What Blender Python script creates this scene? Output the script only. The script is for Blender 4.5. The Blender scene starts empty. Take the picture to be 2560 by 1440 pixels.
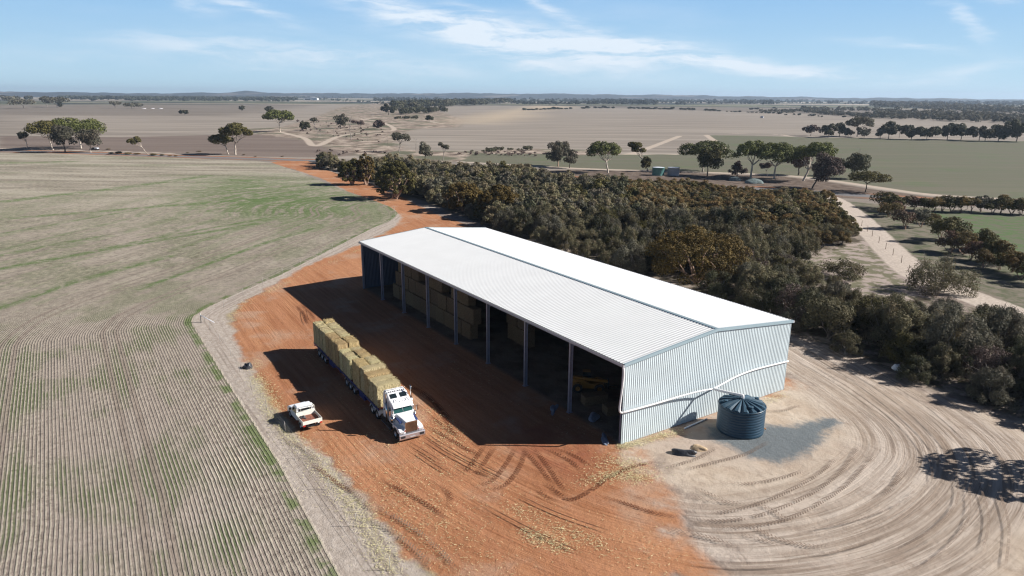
import bpy, math, random
import numpy as np
from math import radians as RAD, sin, cos, pi

# ------------------------------------------------------------------ camera, sky, sun, exposure
scene = bpy.context.scene
COL = scene.collection
CAM = np.array([-43.544, 40.46, 31.017])
YAW, PITCH, ROLL, FPX = -0.57729, 0.26781, 0.0057085, 1749.53
def cam_axes():
    d = np.array([cos(YAW)*cos(PITCH), sin(YAW)*cos(PITCH), -sin(PITCH)])
    r = np.array([sin(YAW), -cos(YAW), 0.0]); u = np.cross(r, d)
    r2 = cos(ROLL)*r + sin(ROLL)*u; u2 = np.cross(r2, d)
    return r2, u2, d
CR, CU, CD = cam_axes()
from mathutils import Matrix, Vector
cam_data = bpy.data.cameras.new('camera'); cam = bpy.data.objects.new('camera', cam_data); COL.objects.link(cam)
M4 = Matrix.Identity(4)
for i in range(3):
    M4[i][0] = CR[i]; M4[i][1] = CU[i]; M4[i][2] = -CD[i]; M4[i][3] = CAM[i]
cam.matrix_world = M4
cam_data.sensor_width = 36.0; cam_data.lens = 36.0*FPX/2560.0
cam_data.clip_start = 0.5; cam_data.clip_end = 60000.0
scene.camera = cam

SUN_EL, SUN_AZ = RAD(31.3), RAD(57.2+180)           # azimuth of the sun, counter-clockwise from +X
to_sun = Vector((cos(SUN_EL)*cos(SUN_AZ), cos(SUN_EL)*sin(SUN_AZ), sin(SUN_EL)))
sl = bpy.data.lights.new('sun', 'SUN'); sl.energy = 4.8; sl.angle = RAD(0.53); sl.color = (1.0, 0.95, 0.88)
so = bpy.data.objects.new('sun', sl); COL.objects.link(so)
so.rotation_euler = to_sun.to_track_quat('Z', 'Y').to_euler()
scene.view_settings.view_transform = 'Standard'; scene.view_settings.look = 'None'
scene.view_settings.exposure = 0.80; scene.view_settings.gamma = 1.0
scene.cycles.use_denoising = True
scene.cycles.max_bounces = 6; scene.cycles.diffuse_bounces = 2; scene.cycles.glossy_bounces = 2
scene.cycles.transparent_max_bounces = 8; scene.cycles.volume_bounces = 0
scene.cycles.use_fast_gi = False; scene.cycles.pixel_filter_type = 'BLACKMAN_HARRIS'; scene.cycles.filter_width = 1.2

# ------------------------------------------------------------------ node helper
class G:
    """A node graph written as expressions."""
    def __init__(s, tree): s.t = tree; s.t.nodes.clear()
    def new(s, kind, **kw):
        n = s.t.nodes.new(kind)
        for k, v in kw.items(): setattr(n, k, v)
        return n
    def put(s, sock, v):
        if isinstance(v, bpy.types.NodeSocket): s.t.links.new(v, sock)
        elif isinstance(v, (tuple, list)):
            sock.default_value = (*v, 1.0) if len(sock.default_value) == 4 and len(v) == 3 else v
        else: sock.default_value = v
    def m(s, op, a, b=0.0, c=0.0, clamp=False):
        n = s.new('ShaderNodeMath', operation=op, use_clamp=clamp)
        s.put(n.inputs[0], a); s.put(n.inputs[1], b)
        if len(n.inputs) > 2: s.put(n.inputs[2], c)
        return n.outputs[0]
    def add(s, a, b): return s.m('ADD', a, b)
    def sub(s, a, b): return s.m('SUBTRACT', a, b)
    def mul(s, a, b): return s.m('MULTIPLY', a, b)
    def vm(s, op, a, b=(0, 0, 0)):
        n = s.new('ShaderNodeVectorMath', operation=op); s.put(n.inputs[0], a); s.put(n.inputs[1], b)
        return n.outputs['Value'] if op in ('DOT_PRODUCT', 'LENGTH') else n.outputs[0]
    def attr(s, name):
        return s.new('ShaderNodeAttribute', attribute_name=name).outputs['Fac']
    def xyz(s, v):
        n = s.new('ShaderNodeSeparateXYZ'); s.put(n.inputs[0], v); return n.outputs
    def vec(s, x, y, z=0.0):
        n = s.new('ShaderNodeCombineXYZ'); s.put(n.inputs[0], x); s.put(n.inputs[1], y); s.put(n.inputs[2], z); return n.outputs[0]
    def noise(s, v, scale=1.0, detail=3.0, rough=0.55, col=False):
        n = s.new('ShaderNodeTexNoise'); s.put(n.inputs['Vector'], v); n.inputs['Scale'].default_value = scale
        n.inputs['Detail'].default_value = detail; n.inputs['Roughness'].default_value = rough
        return n.outputs['Color' if col else 0]
    def ss(s, v, a, b, lo=0.0, hi=1.0, kind='SMOOTHSTEP'):
        n = s.new('ShaderNodeMapRange', interpolation_type=kind); n.clamp = True
        s.put(n.inputs[0], v); s.put(n.inputs[1], a); s.put(n.inputs[2], b); s.put(n.inputs[3], lo); s.put(n.inputs[4], hi)
        return n.outputs[0]
    def mix(s, f, a, b, mode='MIX'):
        n = s.new('ShaderNodeMix', data_type='RGBA', blend_type=mode)
        s.put(n.inputs[0], f); s.put(n.inputs[6], a); s.put(n.inputs[7], b)
        return n.outputs[2]
    def pos(s): return s.new('ShaderNodeNewGeometry').outputs['Position']
    def obj(s): return s.new('ShaderNodeTexCoord').outputs['Object']
    def bump(s, h, dist, strength=1.0):
        n = s.new('ShaderNodeBump'); s.put(n.inputs['Height'], h); n.inputs['Distance'].default_value = dist
        n.inputs['Strength'].default_value = strength; return n.outputs[0]
    def bsdf(s, col, rough=0.8, metal=0.0, normal=None, spec=0.3, **kw):
        n = s.new('ShaderNodeBsdfPrincipled'); s.put(n.inputs['Base Color'], col); s.put(n.inputs['Roughness'], rough)
        s.put(n.inputs['Metallic'], metal); n.inputs['Specular IOR Level'].default_value = spec
        if normal is not None: s.put(n.inputs['Normal'], normal)
        for k, v in kw.items(): s.put(n.inputs[k], v)
        return n.outputs[0]
    def out(s, sh):
        n = s.new('ShaderNodeOutputMaterial'); s.t.links.new(sh, n.inputs['Surface']); return n
def mat(name):
    m = bpy.data.materials.new(name); m.use_nodes = True; return m, G(m.node_tree)

# ------------------------------------------------------------------ pixel <-> ground
def ray(px, py): return CD + (px-1280.0)/FPX*CR - (py-720.0)/FPX*CU
def at(px, py, z=0.0):
    q = ray(px, py); t = (z-CAM[2])/q[2]; return CAM + t*q
def P(*pts): return np.array([at(x, y)[:2] for x, y in pts])
def height_at(b, tx, ty):
    q = ray(tx, ty); t = np.hypot(*(np.array(b[:2])-CAM[:2]))/np.hypot(q[0], q[1]); return (CAM+t*q)[2]
def to_px(p):
    v = np.asarray(p, float)-CAM; z = v@CD
    return 1280+FPX*(v@CR)/z, 720-FPX*(v@CU)/z, z

# ------------------------------------------------------------------ world: sky with thin cirrus
world = bpy.data.worlds.new('World'); scene.world = world; world.use_nodes = True
g = G(world.node_tree)
sky = g.new('ShaderNodeTexSky', sky_type='NISHITA'); sky.sun_disc = False; sky.sun_elevation = SUN_EL
sky.sun_rotation = (pi/2 - SUN_AZ) % (2*pi); sky.altitude = 250; sky.air_density = 1.0; sky.dust_density = 0.6; sky.ozone_density = 1.5
gen = g.new('ShaderNodeTexCoord').outputs['Generated']
sx, sy, sz = g.xyz(gen)[:3]
fw = (cos(YAW), sin(YAW)); rt = (sin(YAW), -cos(YAW))
f_ = g.add(g.mul(sx, fw[0]), g.mul(sy, fw[1])); r_ = g.add(g.mul(sx, rt[0]), g.mul(sy, rt[1]))
az = g.mul(g.m('ARCTAN2', r_, f_), 180/pi)                        # degrees clockwise from the camera's heading
el = g.mul(g.m('ARCSINE', sz), 180/pi)
def azel(px, py):
    q = ray(px, py); q = q/np.linalg.norm(q)
    return math.degrees(math.atan2(q[0]*rt[0]+q[1]*rt[1], q[0]*fw[0]+q[1]*fw[1])), math.degrees(math.asin(q[2]))
wv = g.vec(g.mul(az, 0.10), g.mul(el, 0.42), 0.0)
wn = g.noise(wv, 1.0, 5, 0.6, col=True); wx, wy, _ = g.xyz(wn)[:3]
az2 = g.add(az, g.mul(g.sub(wx, 0.5), 7.0)); el2 = g.add(el, g.mul(g.sub(wy, 0.5), 2.6))
CLOUDS = [(1060,45,240,26,19,1.0),(1330,108,260,34,9,1.15),(1540,112,130,22,3,.9),(1500,150,120,16,12,.7),(1760,150,200,20,7,1.0),
          (2030,180,220,11,3,.95),(1380,18,90,13,30,.7),(1350,168,90,9,5,.6),(650,130,230,26,2,.55),(430,118,150,14,8,.35),(900,155,190,16,3,.45),
          (1090,182,100,14,0,.45),(600,12,120,11,17,.75),(480,5,60,9,18,.5),(2415,55,65,10,42,.6),(2270,120,110,8,7,.6),(2440,178,85,9,-8,.5),
          (2510,8,40,6,10,.4),(1190,30,100,10,25,.4),(250,140,120,8,5,.25),(620,172,60,4,0,.25)]
cl = None
for cx, cy, hl, hw, ang, st in CLOUDS:
    a0, e0 = azel(cx, cy); k = 180/pi/FPX*1.0
    L = hl*k*0.95; W = hw*k*1.15; c_, s_ = cos(RAD(-ang)), sin(RAD(-ang))
    dx = g.sub(az2, a0); dy = g.sub(el2, e0)
    u = g.mul(g.add(g.mul(dx, c_), g.mul(dy, s_)), 1/L); v = g.mul(g.sub(g.mul(dy, c_), g.mul(dx, s_)), 1/W)
    q = g.mul(g.m('EXPONENT', g.mul(g.add(g.mul(u, u), g.mul(v, v)), -1.0)), st)
    cl = q if cl is None else g.add(cl, q)
fn = g.noise(g.vec(g.mul(g.add(az, g.mul(el, 1.4)), 0.16), g.mul(el2, 1.1), 3.0), 1.0, 7, 0.62)
fn2 = g.noise(g.vec(g.mul(az, 0.05), g.mul(el, 0.3), 9.0), 1.0, 4, 0.55)
haze_cl = g.mul(g.ss(fn2, 0.45, 0.75), 0.16)
cmask = g.m('ADD', g.mul(cl, g.ss(fn, 0.34, 0.62, 0.12, 1.0)), haze_cl, clamp=True)
low = g.mix(g.ss(el, 0.0, 7.5, kind='LINEAR'), (0.315, 0.450, 0.525), (0.170, 0.315, 0.500))
low = g.mix(g.mul(cmask, 0.86), low, (0.50, 0.545, 0.595))
hi = g.mix(1.0, sky.outputs[0], (0.014, 0.0155, 0.020), mode='MULTIPLY')
full = g.mix(g.ss(el, 7.8, 16.0), low, hi)
full = g.mix(g.ss(el, -0.6, -0.2), (0.16, 0.15, 0.14), full)
bg = g.new('ShaderNodeBackground'); g.put(bg.inputs[0], full); bg.inputs[1].default_value = 1.0
wo = g.new('ShaderNodeOutputWorld'); g.t.links.new(bg.outputs[0], wo.inputs[0])

# ------------------------------------------------------------------ object helpers
def props(o, label=None, cat=None, group=None, kind=None):
    if label: o['label'] = label
    if cat: o['category'] = cat
    if group: o['group'] = group
    if kind: o['kind'] = kind
    return o
def thing(name, label, cat, loc=(0, 0, 0), rz=0.0, group=None):
    o = bpy.data.objects.new(name, None); COL.objects.link(o); o.empty_display_size = 0.3
    o.location = loc; o.rotation_euler = (0, 0, rz); return props(o, label, cat, group)
def mesh_np(name, V, F, m, smooth=False, fattr=None, vattr=None, midx=None):
    """F: (n,k) array of one face size."""
    me = bpy.data.meshes.new(name); V = np.asarray(V, np.float32); F = np.asarray(F, np.int32)
    n, k = F.shape
    me.vertices.add(len(V)); me.vertices.foreach_set('co', V.ravel())
    me.loops.add(n*k); me.loops.foreach_set('vertex_index', F.ravel())
    me.polygons.add(n); me.polygons.foreach_set('loop_start', np.arange(n, dtype=np.int32)*k)
    if smooth: me.polygons.foreach_set('use_smooth', np.ones(n, bool))
    for mm in (m if isinstance(m, (list, tuple)) else [m]): me.materials.append(mm)
    for kk, a in (fattr or {}).items():
        at_ = me.attributes.new(kk, 'FLOAT', 'FACE'); at_.data.foreach_set('value', np.asarray(a, np.float32))
    for kk, a in (vattr or {}).items():
        at_ = me.attributes.new(kk, 'FLOAT', 'POINT'); at_.data.foreach_set('value', np.asarray(a, np.float32))
    me.update(calc_edges=True); return me
def link(name, me, parent=None):
    o = bpy.data.objects.new(name, me); COL.objects.link(o)
    if parent is not None: o.parent = parent
    return o
class MB:
    """Collects simple shapes into ONE mesh."""
    def __init__(s): s.v = []; s.f = []; s.sm = []
    def raw(s, V, F, sm=False):
        b = len(s.v); s.v += [tuple(map(float, p)) for p in V]; s.f += [tuple(i+b for i in f) for f in F]; s.sm += [sm]*len(F); return s
    def box(s, x0, x1, y0, y1, z0, z1):
        V = [(x, y, z) for z in (z0, z1) for y in (y0, y1) for x in (x0, x1)]
        return s.raw(V, [(0,2,3,1),(4,5,7,6),(0,1,5,4),(2,6,7,3),(0,4,6,2),(1,3,7,5)])
    def hexa(s, bot, top):
        return s.raw(list(bot)+list(top), [(3,2,1,0),(4,5,6,7),(0,1,5,4),(1,2,6,5),(2,3,7,6),(3,0,4,7)])
    def prism(s, pts, y0, y1):
        """outline in x,z extruded along y"""
        n = len(pts); V = [(x, y0, z) for x, z in pts]+[(x, y1, z) for x, z in pts]
        return s.raw(V, [tuple(range(n)), tuple(range(2*n-1, n-1, -1))]+[(i, i+n, (i+1) % n+n, (i+1) % n) for i in range(n)])
    def tube(s, path, r, n=8, caps=True, sm=True):
        path = [np.array(p, float) for p in path]; rr = r if isinstance(r, (list, tuple)) else [r]*len(path)
        V = []; F = []; prev = None
        for i, p in enumerate(path):
            a = path[max(i-1, 0)]; b = path[min(i+1, len(path)-1)]; d = b-a; d = d/(np.linalg.norm(d)+1e-9)
            if prev is None:
                h = np.array([0, 0, 1.0]) if abs(d[2]) < .9 else np.array([1.0, 0, 0]); x = np.cross(d, h)
            else: x = prev-d*(prev@d)
            x = x/(np.linalg.norm(x)+1e-9); prev = x; y = np.cross(d, x)
            for k in range(n):
                t = 2*pi*k/n; V.append(p+rr[i]*(cos(t)*x+sin(t)*y))
        for i in range(len(path)-1):
            for k in range(n):
                a = i*n+k; b = i*n+(k+1) % n; F.append((a, b, b+n, a+n))
        s.raw(V, F, sm)
        if caps:
            b = len(s.v)-len(V); m_ = len(V)
            s.f += [tuple(b+k for k in range(n-1, -1, -1)), tuple(b+m_-n+k for k in range(n))]; s.sm += [False, False]
        return s
    def lathe(s, prof, n=32, c=(0, 0), sm=True):
        V = []; F = []
        for r, z in prof:
            for k in range(n):
                t = 2*pi*k/n; V.append((c[0]+r*cos(t), c[1]+r*sin(t), z))
        for i in range(len(prof)-1):
            for k in range(n):
                a = i*n+k; b = i*n+(k+1) % n; F.append((a, b, b+n, a+n))
        return s.raw(V, F, sm)
    def build(s, name, m, parent=None, bevel=0.0):
        me = bpy.data.meshes.new(name); me.from_pydata(s.v, [], s.f); me.materials.append(m)
        me.polygons.foreach_set('use_smooth', s.sm); me.update()
        o = link(name, me, parent)
        if bevel:
            b = o.modifiers.new('bevel', 'BEVEL'); b.width = bevel; b.segments = 2; b.limit_method = 'ANGLE'; b.angle_limit = RAD(40)
        return o

# ------------------------------------------------------------------ plain materials
def simple(name, col, rough=0.6, metal=0.0, spec=0.4, var=0.12, scale=3.0, bump=0.0, bs=20.0):
    m, g = mat(name)
    p = g.obj(); n = g.noise(p, scale, 4)
    c = g.mix(g.ss(n, 0.3, 0.7), tuple(x*(1-var) for x in col), tuple(min(1, x*(1+var)) for x in col))
    nm = g.bump(g.noise(p, bs, 3), bump) if bump else None
    g.out(g.bsdf(c, rough, metal, nm, spec)); return m
MT = {}
MT['roof'] = simple('roof_steel', (0.65, 0.665, 0.68), 0.5, 0.0, 0.4, 0.02, 0.3)
MT['wall'] = simple('wall_steel', (0.55, 0.63, 0.67), 0.5, 0.0, 0.4, 0.04, 0.4)
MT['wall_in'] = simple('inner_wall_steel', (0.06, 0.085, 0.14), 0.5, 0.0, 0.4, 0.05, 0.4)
MT['trim'] = simple('trim_steel', (0.29, 0.38, 0.43), 0.45, 0.0, 0.4, 0.03)
MT['gutter'] = simple('gutter_steel', (0.46, 0.46, 0.5), 0.45, 0.0, 0.4, 0.03)
MT['column'] = simple('column_steel', (0.30, 0.32, 0.42), 0.4, 0.5, 0.5, 0.1)
MT['pvc'] = simple('white_pipe', (0.80, 0.79, 0.80), 0.4, 0.0, 0.4, 0.03)
MT['white'] = simple('white_paint', (0.80, 0.81, 0.84), 0.25, 0.0, 0.5, 0.02)
MT['offwhite'] = simple('cream_paint', (0.74, 0.72, 0.66), 0.35, 0.0, 0.5, 0.05)
MT['chrome'] = simple('chrome', (0.64, 0.62, 0.60), 0.18, 1.0, 0.5, 0.04)
MT['alu'] = simple('polished_alloy', (0.62, 0.60, 0.64), 0.35, 0.85, 0.5, 0.05)
MT['black'] = simple('black_trim', (0.02, 0.02, 0.023), 0.5)
MT['tyre'] = simple('tyre_rubber', (0.025, 0.023, 0.022), 0.85, bump=0.01, bs=30)
MT['bluec'] = simple('blue_chassis', (0.02, 0.035, 0.16), 0.35)
MT['stripe'] = simple('dark_blue_stripe', (0.03, 0.05, 0.15), 0.35)
MT['red'] = simple('red_lens', (0.45, 0.03, 0.02), 0.25)
MT['amber'] = simple('amber_lens', (0.6, 0.22, 0.03), 0.25)
MT['lens'] = simple('clear_lens', (0.55, 0.57, 0.6), 0.1, 0.3)
MT['rust'] = simple('rusty_floor', (0.24, 0.10, 0.07), 0.8, 0.0, 0.2, 0.4, 6)
MT['tank'] = simple('blue_poly', (0.012, 0.042, 0.075), 0.38, 0.0, 0.5, 0.08, 0.8)
MT['tanktop'] = simple('blue_poly_lid', (0.035, 0.078, 0.120), 0.6, 0.0, 0.25, 0.08, 0.8)
MT['plastic'] = simple('black_plastic_wrap', (0.035, 0.037, 0.045), 0.45, 0.0, 0.6, 0.3, 5, bump=0.05, bs=6)
MT['tarp'] = simple('grey_plastic_sheet', (0.17, 0.20, 0.27), 0.4, 0.0, 0.5, 0.2, 3, bump=0.05, bs=4)
MT['bagw'] = simple('white_bag', (0.62, 0.66, 0.74), 0.5, 0.0, 0.3, 0.1, 3, bump=0.05, bs=4)
MT['yellow'] = simple('machine_yellow', (0.26, 0.115, 0.012), 0.4, 0.0, 0.5, 0.08)
MT['conc'] = simple('pale_concrete', (0.46, 0.45, 0.48), 0.8, 0.0, 0.2, 0.1)
MT['tankg'] = simple('green_tank_paint', (0.10, 0.24, 0.23), 0.5)
MT['post'] = simple('galvanised_post', (0.42, 0.40, 0.38), 0.5, 0.3)
MT['postw'] = simple('weathered_post', (0.16, 0.11, 0.08), 0.9)
def m_glass(name, col=(0.012, 0.02, 0.025)):
    m, g = mat(name); g.out(g.bsdf(col, 0.06, 0.0, None, 0.8)); return m
MT['glass'] = m_glass('tinted_glass'); MT['wind'] = m_glass('windscreen', (0.02, 0.075, 0.07))
def m_hay(name, A, B):
    m, g = mat(name); p = g.obj()
    st = g.noise(g.vm('MULTIPLY', p, (30, 30, 9)), 1.0, 4, 0.7); big = g.noise(p, 1.7, 3)
    c = g.mix(g.ss(st, 0.36, 0.64), tuple(x*0.5 for x in A), B); c = g.mix(g.ss(big, 0.35, 0.7), c, g.mix(0.5, c, A))
    rnd = g.new('ShaderNodeObjectInfo').outputs['Random']
    c = g.mix(1.0, c, g.mix(rnd, (0.86, 0.80, 0.78), (1.08, 1.08, 1.0)), mode='MULTIPLY')
    g.out(g.bsdf(c, 0.9, 0, g.bump(g.add(st, g.noise(p, 5, 3)), 0.14), 0.15)); return m
MT['hay'] = m_hay('straw_bale', (0.58, 0.50, 0.28), (0.86, 0.78, 0.50))
MT['hay_shade'] = m_hay('shaded_stored_bale', (0.210, 0.148, 0.092), (0.33, 0.245, 0.158))  # bales under the roof: indoor shade put into a darker, browner straw colour
MT['hayb'] = m_hay('cut_straw_bale', (0.46, 0.34, 0.17), (0.78, 0.62, 0.36))
def m_bark(name, A, B):
    m, g = mat(name); p = g.obj(); n = g.noise(g.vm('MULTIPLY', p, (1.5, 1.5, 0.6)), 1.0, 4)
    g.out(g.bsdf(g.mix(g.ss(n, 0.35, 0.65), A, B), 0.85, 0, None, 0.2)); return m
MT['bark_w'] = m_bark('pale_gum_bark', (0.58, 0.52, 0.45), (0.34, 0.27, 0.22))
MT['bark_d'] = m_bark('dark_bark', (0.10, 0.08, 0.07), (0.17, 0.14, 0.12))
MT['bark_g'] = m_bark('grey_dead_wood', (0.30, 0.27, 0.25), (0.17, 0.15, 0.14))
MT['bark_p'] = m_bark('pinkish_bark', (0.42, 0.28, 0.21), (0.24, 0.16, 0.12))
def m_leaf(name, A, B, C=None, rv=0.25, tr=0.12):
    """leaf clumps: A dark, B light, C the odd dry one; each leaf has its own tint"""
    m, g = mat(name); t = g.attr('tint'); c = g.mix(t, A, B)
    if C is not None: c = g.mix(g.ss(g.attr('lobe'), 0.55, 0.95, 0, 0.75), c, C)
    rnd = g.new('ShaderNodeObjectInfo').outputs['Random']
    k = g.ss(rnd, 0, 1, 1-rv, 1+rv, kind='LINEAR'); c = g.mix(1.0, c, g.vec(k, k, k), mode='MULTIPLY')
    d = g.bsdf(c, 0.75, 0, None, 0.18)
    tb = g.new('ShaderNodeBsdfTranslucent'); g.put(tb.inputs[0], c)
    mx = g.new('ShaderNodeMixShader'); mx.inputs[0].default_value = tr
    g.t.links.new(d, mx.inputs[1]); g.t.links.new(tb.outputs[0], mx.inputs[2]); g.out(mx.outputs[0]); return m
LFX = None
LF = {
 'green': m_leaf('bright_gum_leaves', (0.055, 0.063, 0.021), (0.155, 0.168, 0.055), tr=.1),
 'olive': m_leaf('olive_leaves', (0.045, 0.042, 0.015), (0.125, 0.108, 0.036), tr=.08),
 'gold': m_leaf('golden_olive_leaves', (0.065, 0.046, 0.014), (0.180, 0.122, 0.036), tr=.08),
 'grey': m_leaf('grey_green_leaves', (0.075, 0.071, 0.052), (0.168, 0.160, 0.118), (0.12, 0.10, 0.075), tr=.25),
 'dark': m_leaf('dark_green_leaves', (0.044, 0.047, 0.027), (0.108, 0.108, 0.062), (0.095, 0.08, 0.05), tr=.2),
 'she': m_leaf('sheoak_needles', (0.088, 0.080, 0.046), (0.205, 0.186, 0.108), (0.17, 0.135, 0.085), 0.3, .25),
 'brown': m_leaf('brown_olive_leaves', (0.082, 0.064, 0.027), (0.205, 0.156, 0.066), (0.17, 0.105, 0.045), 0.3, .25),
 'red': m_leaf('reddish_leaves', (0.095, 0.052, 0.038), (0.190, 0.110, 0.075), (0.12, 0.10, 0.06), 0.25),
 'purple': m_leaf('purple_grey_twigs', (0.070, 0.050, 0.044), (0.150, 0.110, 0.098)),
 'far': m_leaf('far_leaves', (0.035, 0.040, 0.030), (0.075, 0.082, 0.060), None, 0.3),
}

# ------------------------------------------------------------------ the ground: one sheet, its kinds of soil told apart by distances stored on it
def catmull(pts, n=8, closed=False):
    pts = np.asarray(pts, float); out = []; N = len(pts)
    rng = range(N if closed else N-1)
    for i in rng:
        p0 = pts[(i-1) % N] if closed or i > 0 else pts[0]; p1 = pts[i]; p2 = pts[(i+1) % N]
        p3 = pts[(i+2) % N] if closed or i+2 < N else pts[-1]
        for k in range(n):
            t = k/n; out.append(0.5*((2*p1)+(-p0+p2)*t+(2*p0-5*p1+4*p2-p3)*t*t+(-p0+3*p1-3*p2+p3)*t**3))
    if not closed: out.append(pts[-1])
    return np.array(out)
def seg_dist(Q, line):
    """unsigned distance, side sign and arc length of the nearest point of a polyline"""
    best = np.full(len(Q), 1e18); side = np.zeros(len(Q)); arc = np.zeros(len(Q)); s0 = 0.0
    for a, b in zip(line[:-1], line[1:]):
        ab = b-a; L2 = ab@ab
        if L2 < 1e-9: continue
        t = np.clip(((Q-a)@ab)/L2, 0, 1); d = Q-(a+t[:, None]*ab); dd = (d*d).sum(1); k = dd < best
        best[k] = dd[k]; side[k] = np.sign(ab[0]*d[k, 1]-ab[1]*d[k, 0]); arc[k] = s0+t[k]*math.sqrt(L2); s0 += math.sqrt(L2)
    return np.sqrt(best), side, arc
def sdf(Q, poly):
    """positive inside"""
    pl = np.vstack([poly, poly[:1]]); d = seg_dist(Q, pl)[0]; ins = np.zeros(len(Q), bool); x, y = Q[:, 0], Q[:, 1]
    for a, b in zip(pl[:-1], pl[1:]):
        if a[1] == b[1]: continue
        c = ((a[1] > y) != (b[1] > y)) & (x < (b[0]-a[0])*(y-a[1])/(b[1]-a[1])+a[0]); ins ^= c
    return np.where(ins, d, -d)

FE = P((985,545),(995,533),(975,517),(930,500),(880,484),(800,452),(745,430),(690,410),(650,403),(560,400),(430,394),(300,389),(120,383),(0,381))
FB = np.vstack([[(-45, 28.6), (-20, 28.4)], P((850,1440),(700,1160),(560,940),(500,842),(478,806)), P((484,790),(520,768),(600,730),(700,688),(850,612),(930,571),(970,555)), FE[:1]])
field_poly = np.vstack([FB, FE, [(560, 190), (600, 420), (200, 600), (-300, 400), (-300, 28.4)]])
row_line = np.vstack([[(-300, 28.5)], FB, FE[:3], [(127, -70), (122, -200)]])
red_poly = P((1960,1500),(1690,1440),(1500,1500),(1180,1500),(1080,1440),(1010,1380),(960,1310),(905,1240),(850,1180),(800,1130),(740,1090),(690,1030),(655,960),(612,905),(588,850),
             (583,800),(598,762),(680,715),(760,668),(850,632),(930,598),(985,570),(1005,545),(985,522),(930,500),(870,478),(800,445),(740,425),(690,412),(678,404),
             (770,402),(815,425),(900,450),(985,485),(1050,515),(1100,540),(1170,562))
red_poly = np.vstack([red_poly, [(88, -44), (86, -27), (-1.5, -27), (-2.5, -1.5)], P((1640,1170),(1700,1240),(1720,1320),(1780,1400),(1850,1460))])
sand_poly = np.vstack([P((1850,1470),(1780,1400),(1715,1320),(1700,1240),(1640,1170),(1560,1130)), [(1.0, -1.0), (1.0, -27), (66, -27), (66, -33), (30, -38), (10, -38)],
             P((2050,850),(2150,905),(2260,950),(2400,1010),(2560,1065)), [(-38, -32), (-60, -30), (-70, 0), (-50, 20)]])
drive = catmull(P((2030,480),(2085,500),(2140,540),(2190,590),(2240,640),(2300,690),(2390,727),(2470,757),(2560,795),(2700,860)), 6)
woods = np.array([(300,-74),(285,-66),(211,-58),(150,-53),(110,-48),(80,-44),(20,-45),(8,-40),(-8,-38),(-22,-37),(-40,-34),(-70,-50),(-40,-84)])
woods = np.vstack([woods, P((2560,800),(2400,760),(2290,730)), P((2290,700),(2210,640),(2150,585),(2100,545),(2060,515)), [at(2080,478,3)[:2], at(1980,468,3.5)[:2], at(1850,455,3.5)[:2], at(1700,445,3.5)[:2], at(1560,441,3.5)[:2], at(1400,432,4)[:2], at(1250,418,4)[:2], at(1080,403,5)[:2], at(960,398,5)[:2], at(800,395,5)[:2]]])
clearing = P((1975,655),(2080,625),(2160,600),(2230,650),(2290,705),(2300,740),(2200,762),(2100,725),(2000,690))
road = np.array([(760,355),(443.9,60.5),(391.2,6.5),(327.9,-50),(296,-80),(230,-137),(170,-180),(104,-205)])
road = np.vstack([P((-160,372),(0,377),(150,380),(300,386),(450,391),(620,396),(790,402)), P((1150,425)), P((1650,462),(1800,468),(1950,474),(2060,482),(2190,491),(2400,506),(2700,525))])
green_poly = P((1180,385),(1300,384),(1440,388),(1600,386),(1690,386),(1745,374),(1800,372),(1768,338),(1880,339),(2010,343),(2560,353),(2900,356),(2900,535),(2560,502),(2330,487),(2195,468),(2060,450),(1960,437),(1700,428),(1440,420),(1150,404))
plant_poly = P((2118,503),(2230,513),(2700,545),(2900,900),(2700,835),(2560,782),(2480,740),(2400,712),(2310,672),(2250,625),(2195,572),(2150,530))
plant_green = P((2320,528),(2560,542),(2900,560),(2900,840),(2560,700),(2450,622),(2360,572))
creek = P((560,325),(700,318),(770,300),(850,268),(960,255),(1010,268),(1090,275),(1160,300),(1150,318),(1040,322),(985,345),(1010,375),(1150,378),(1340,372),(1560,377),(1440,392),(1150,404),(960,405),(880,385),(830,372),(760,350),(680,340))
pale_crest = P((1130,308),(1180,292),(1290,272),(1340,264),(1440,266),(1330,280),(1300,300),(1220,310))
dark_field = P((0,340),(300,343),(600,336),(700,334),(800,352),(880,376),(905,388),(800,394),(620,391),(300,380),(0,372))
bright_field = P((0,288),(0,226),(900,252),(1000,262),(800,262),(560,290))
gravel_poly = P((1787,1075),(1860,1085),(1905,1085),(1925,1068),(1990,1075),(2080,1052),(2040,1085),(2000,1125),(1945,1150),(1885,1135),(1830,1108),(1795,1095))
loop = catmull(np.vstack([[(140, 6), (100, 13), (62, 14.2), (39, 15.1)], P((1040,1095),(1160,1185),(1330,1275),(1550,1355),(1800,1402),(2050,1385),(2230,1330),(2345,1245),(2385,1160),(2330,1070),(2200,975),(2080,905),(1985,850))]), 8)
back_path = catmull(P((700,330),(760,345),(790,365),(850,340),(930,330),(985,325),(960,308),(900,296),(840,288)), 5)
tracks_far = [catmull(P(*t), 4) for t in [((1150,404),(1440,421),(1700,429),(1950,438),(2080,452),(2190,468),(2330,487),(2560,500)),
              ((1560,386),(1600,378),(1700,340)), ((1765,337),(1810,372),(1795,380)), ((1160,376),(1440,383),(1560,386),(1690,386)),
              ((2560,352),(2250,344),(2010,343),(1930,335),(1760,333)), ((2150,528),(2330,526),(2560,545),(2800,565)), ((2560,298),(2330,300),(2000,272),(1960,262)),
              ((0,371),(300,379),(440,384)), ((1110,310),(1040,298),(960,292),(900,300))]]

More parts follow.
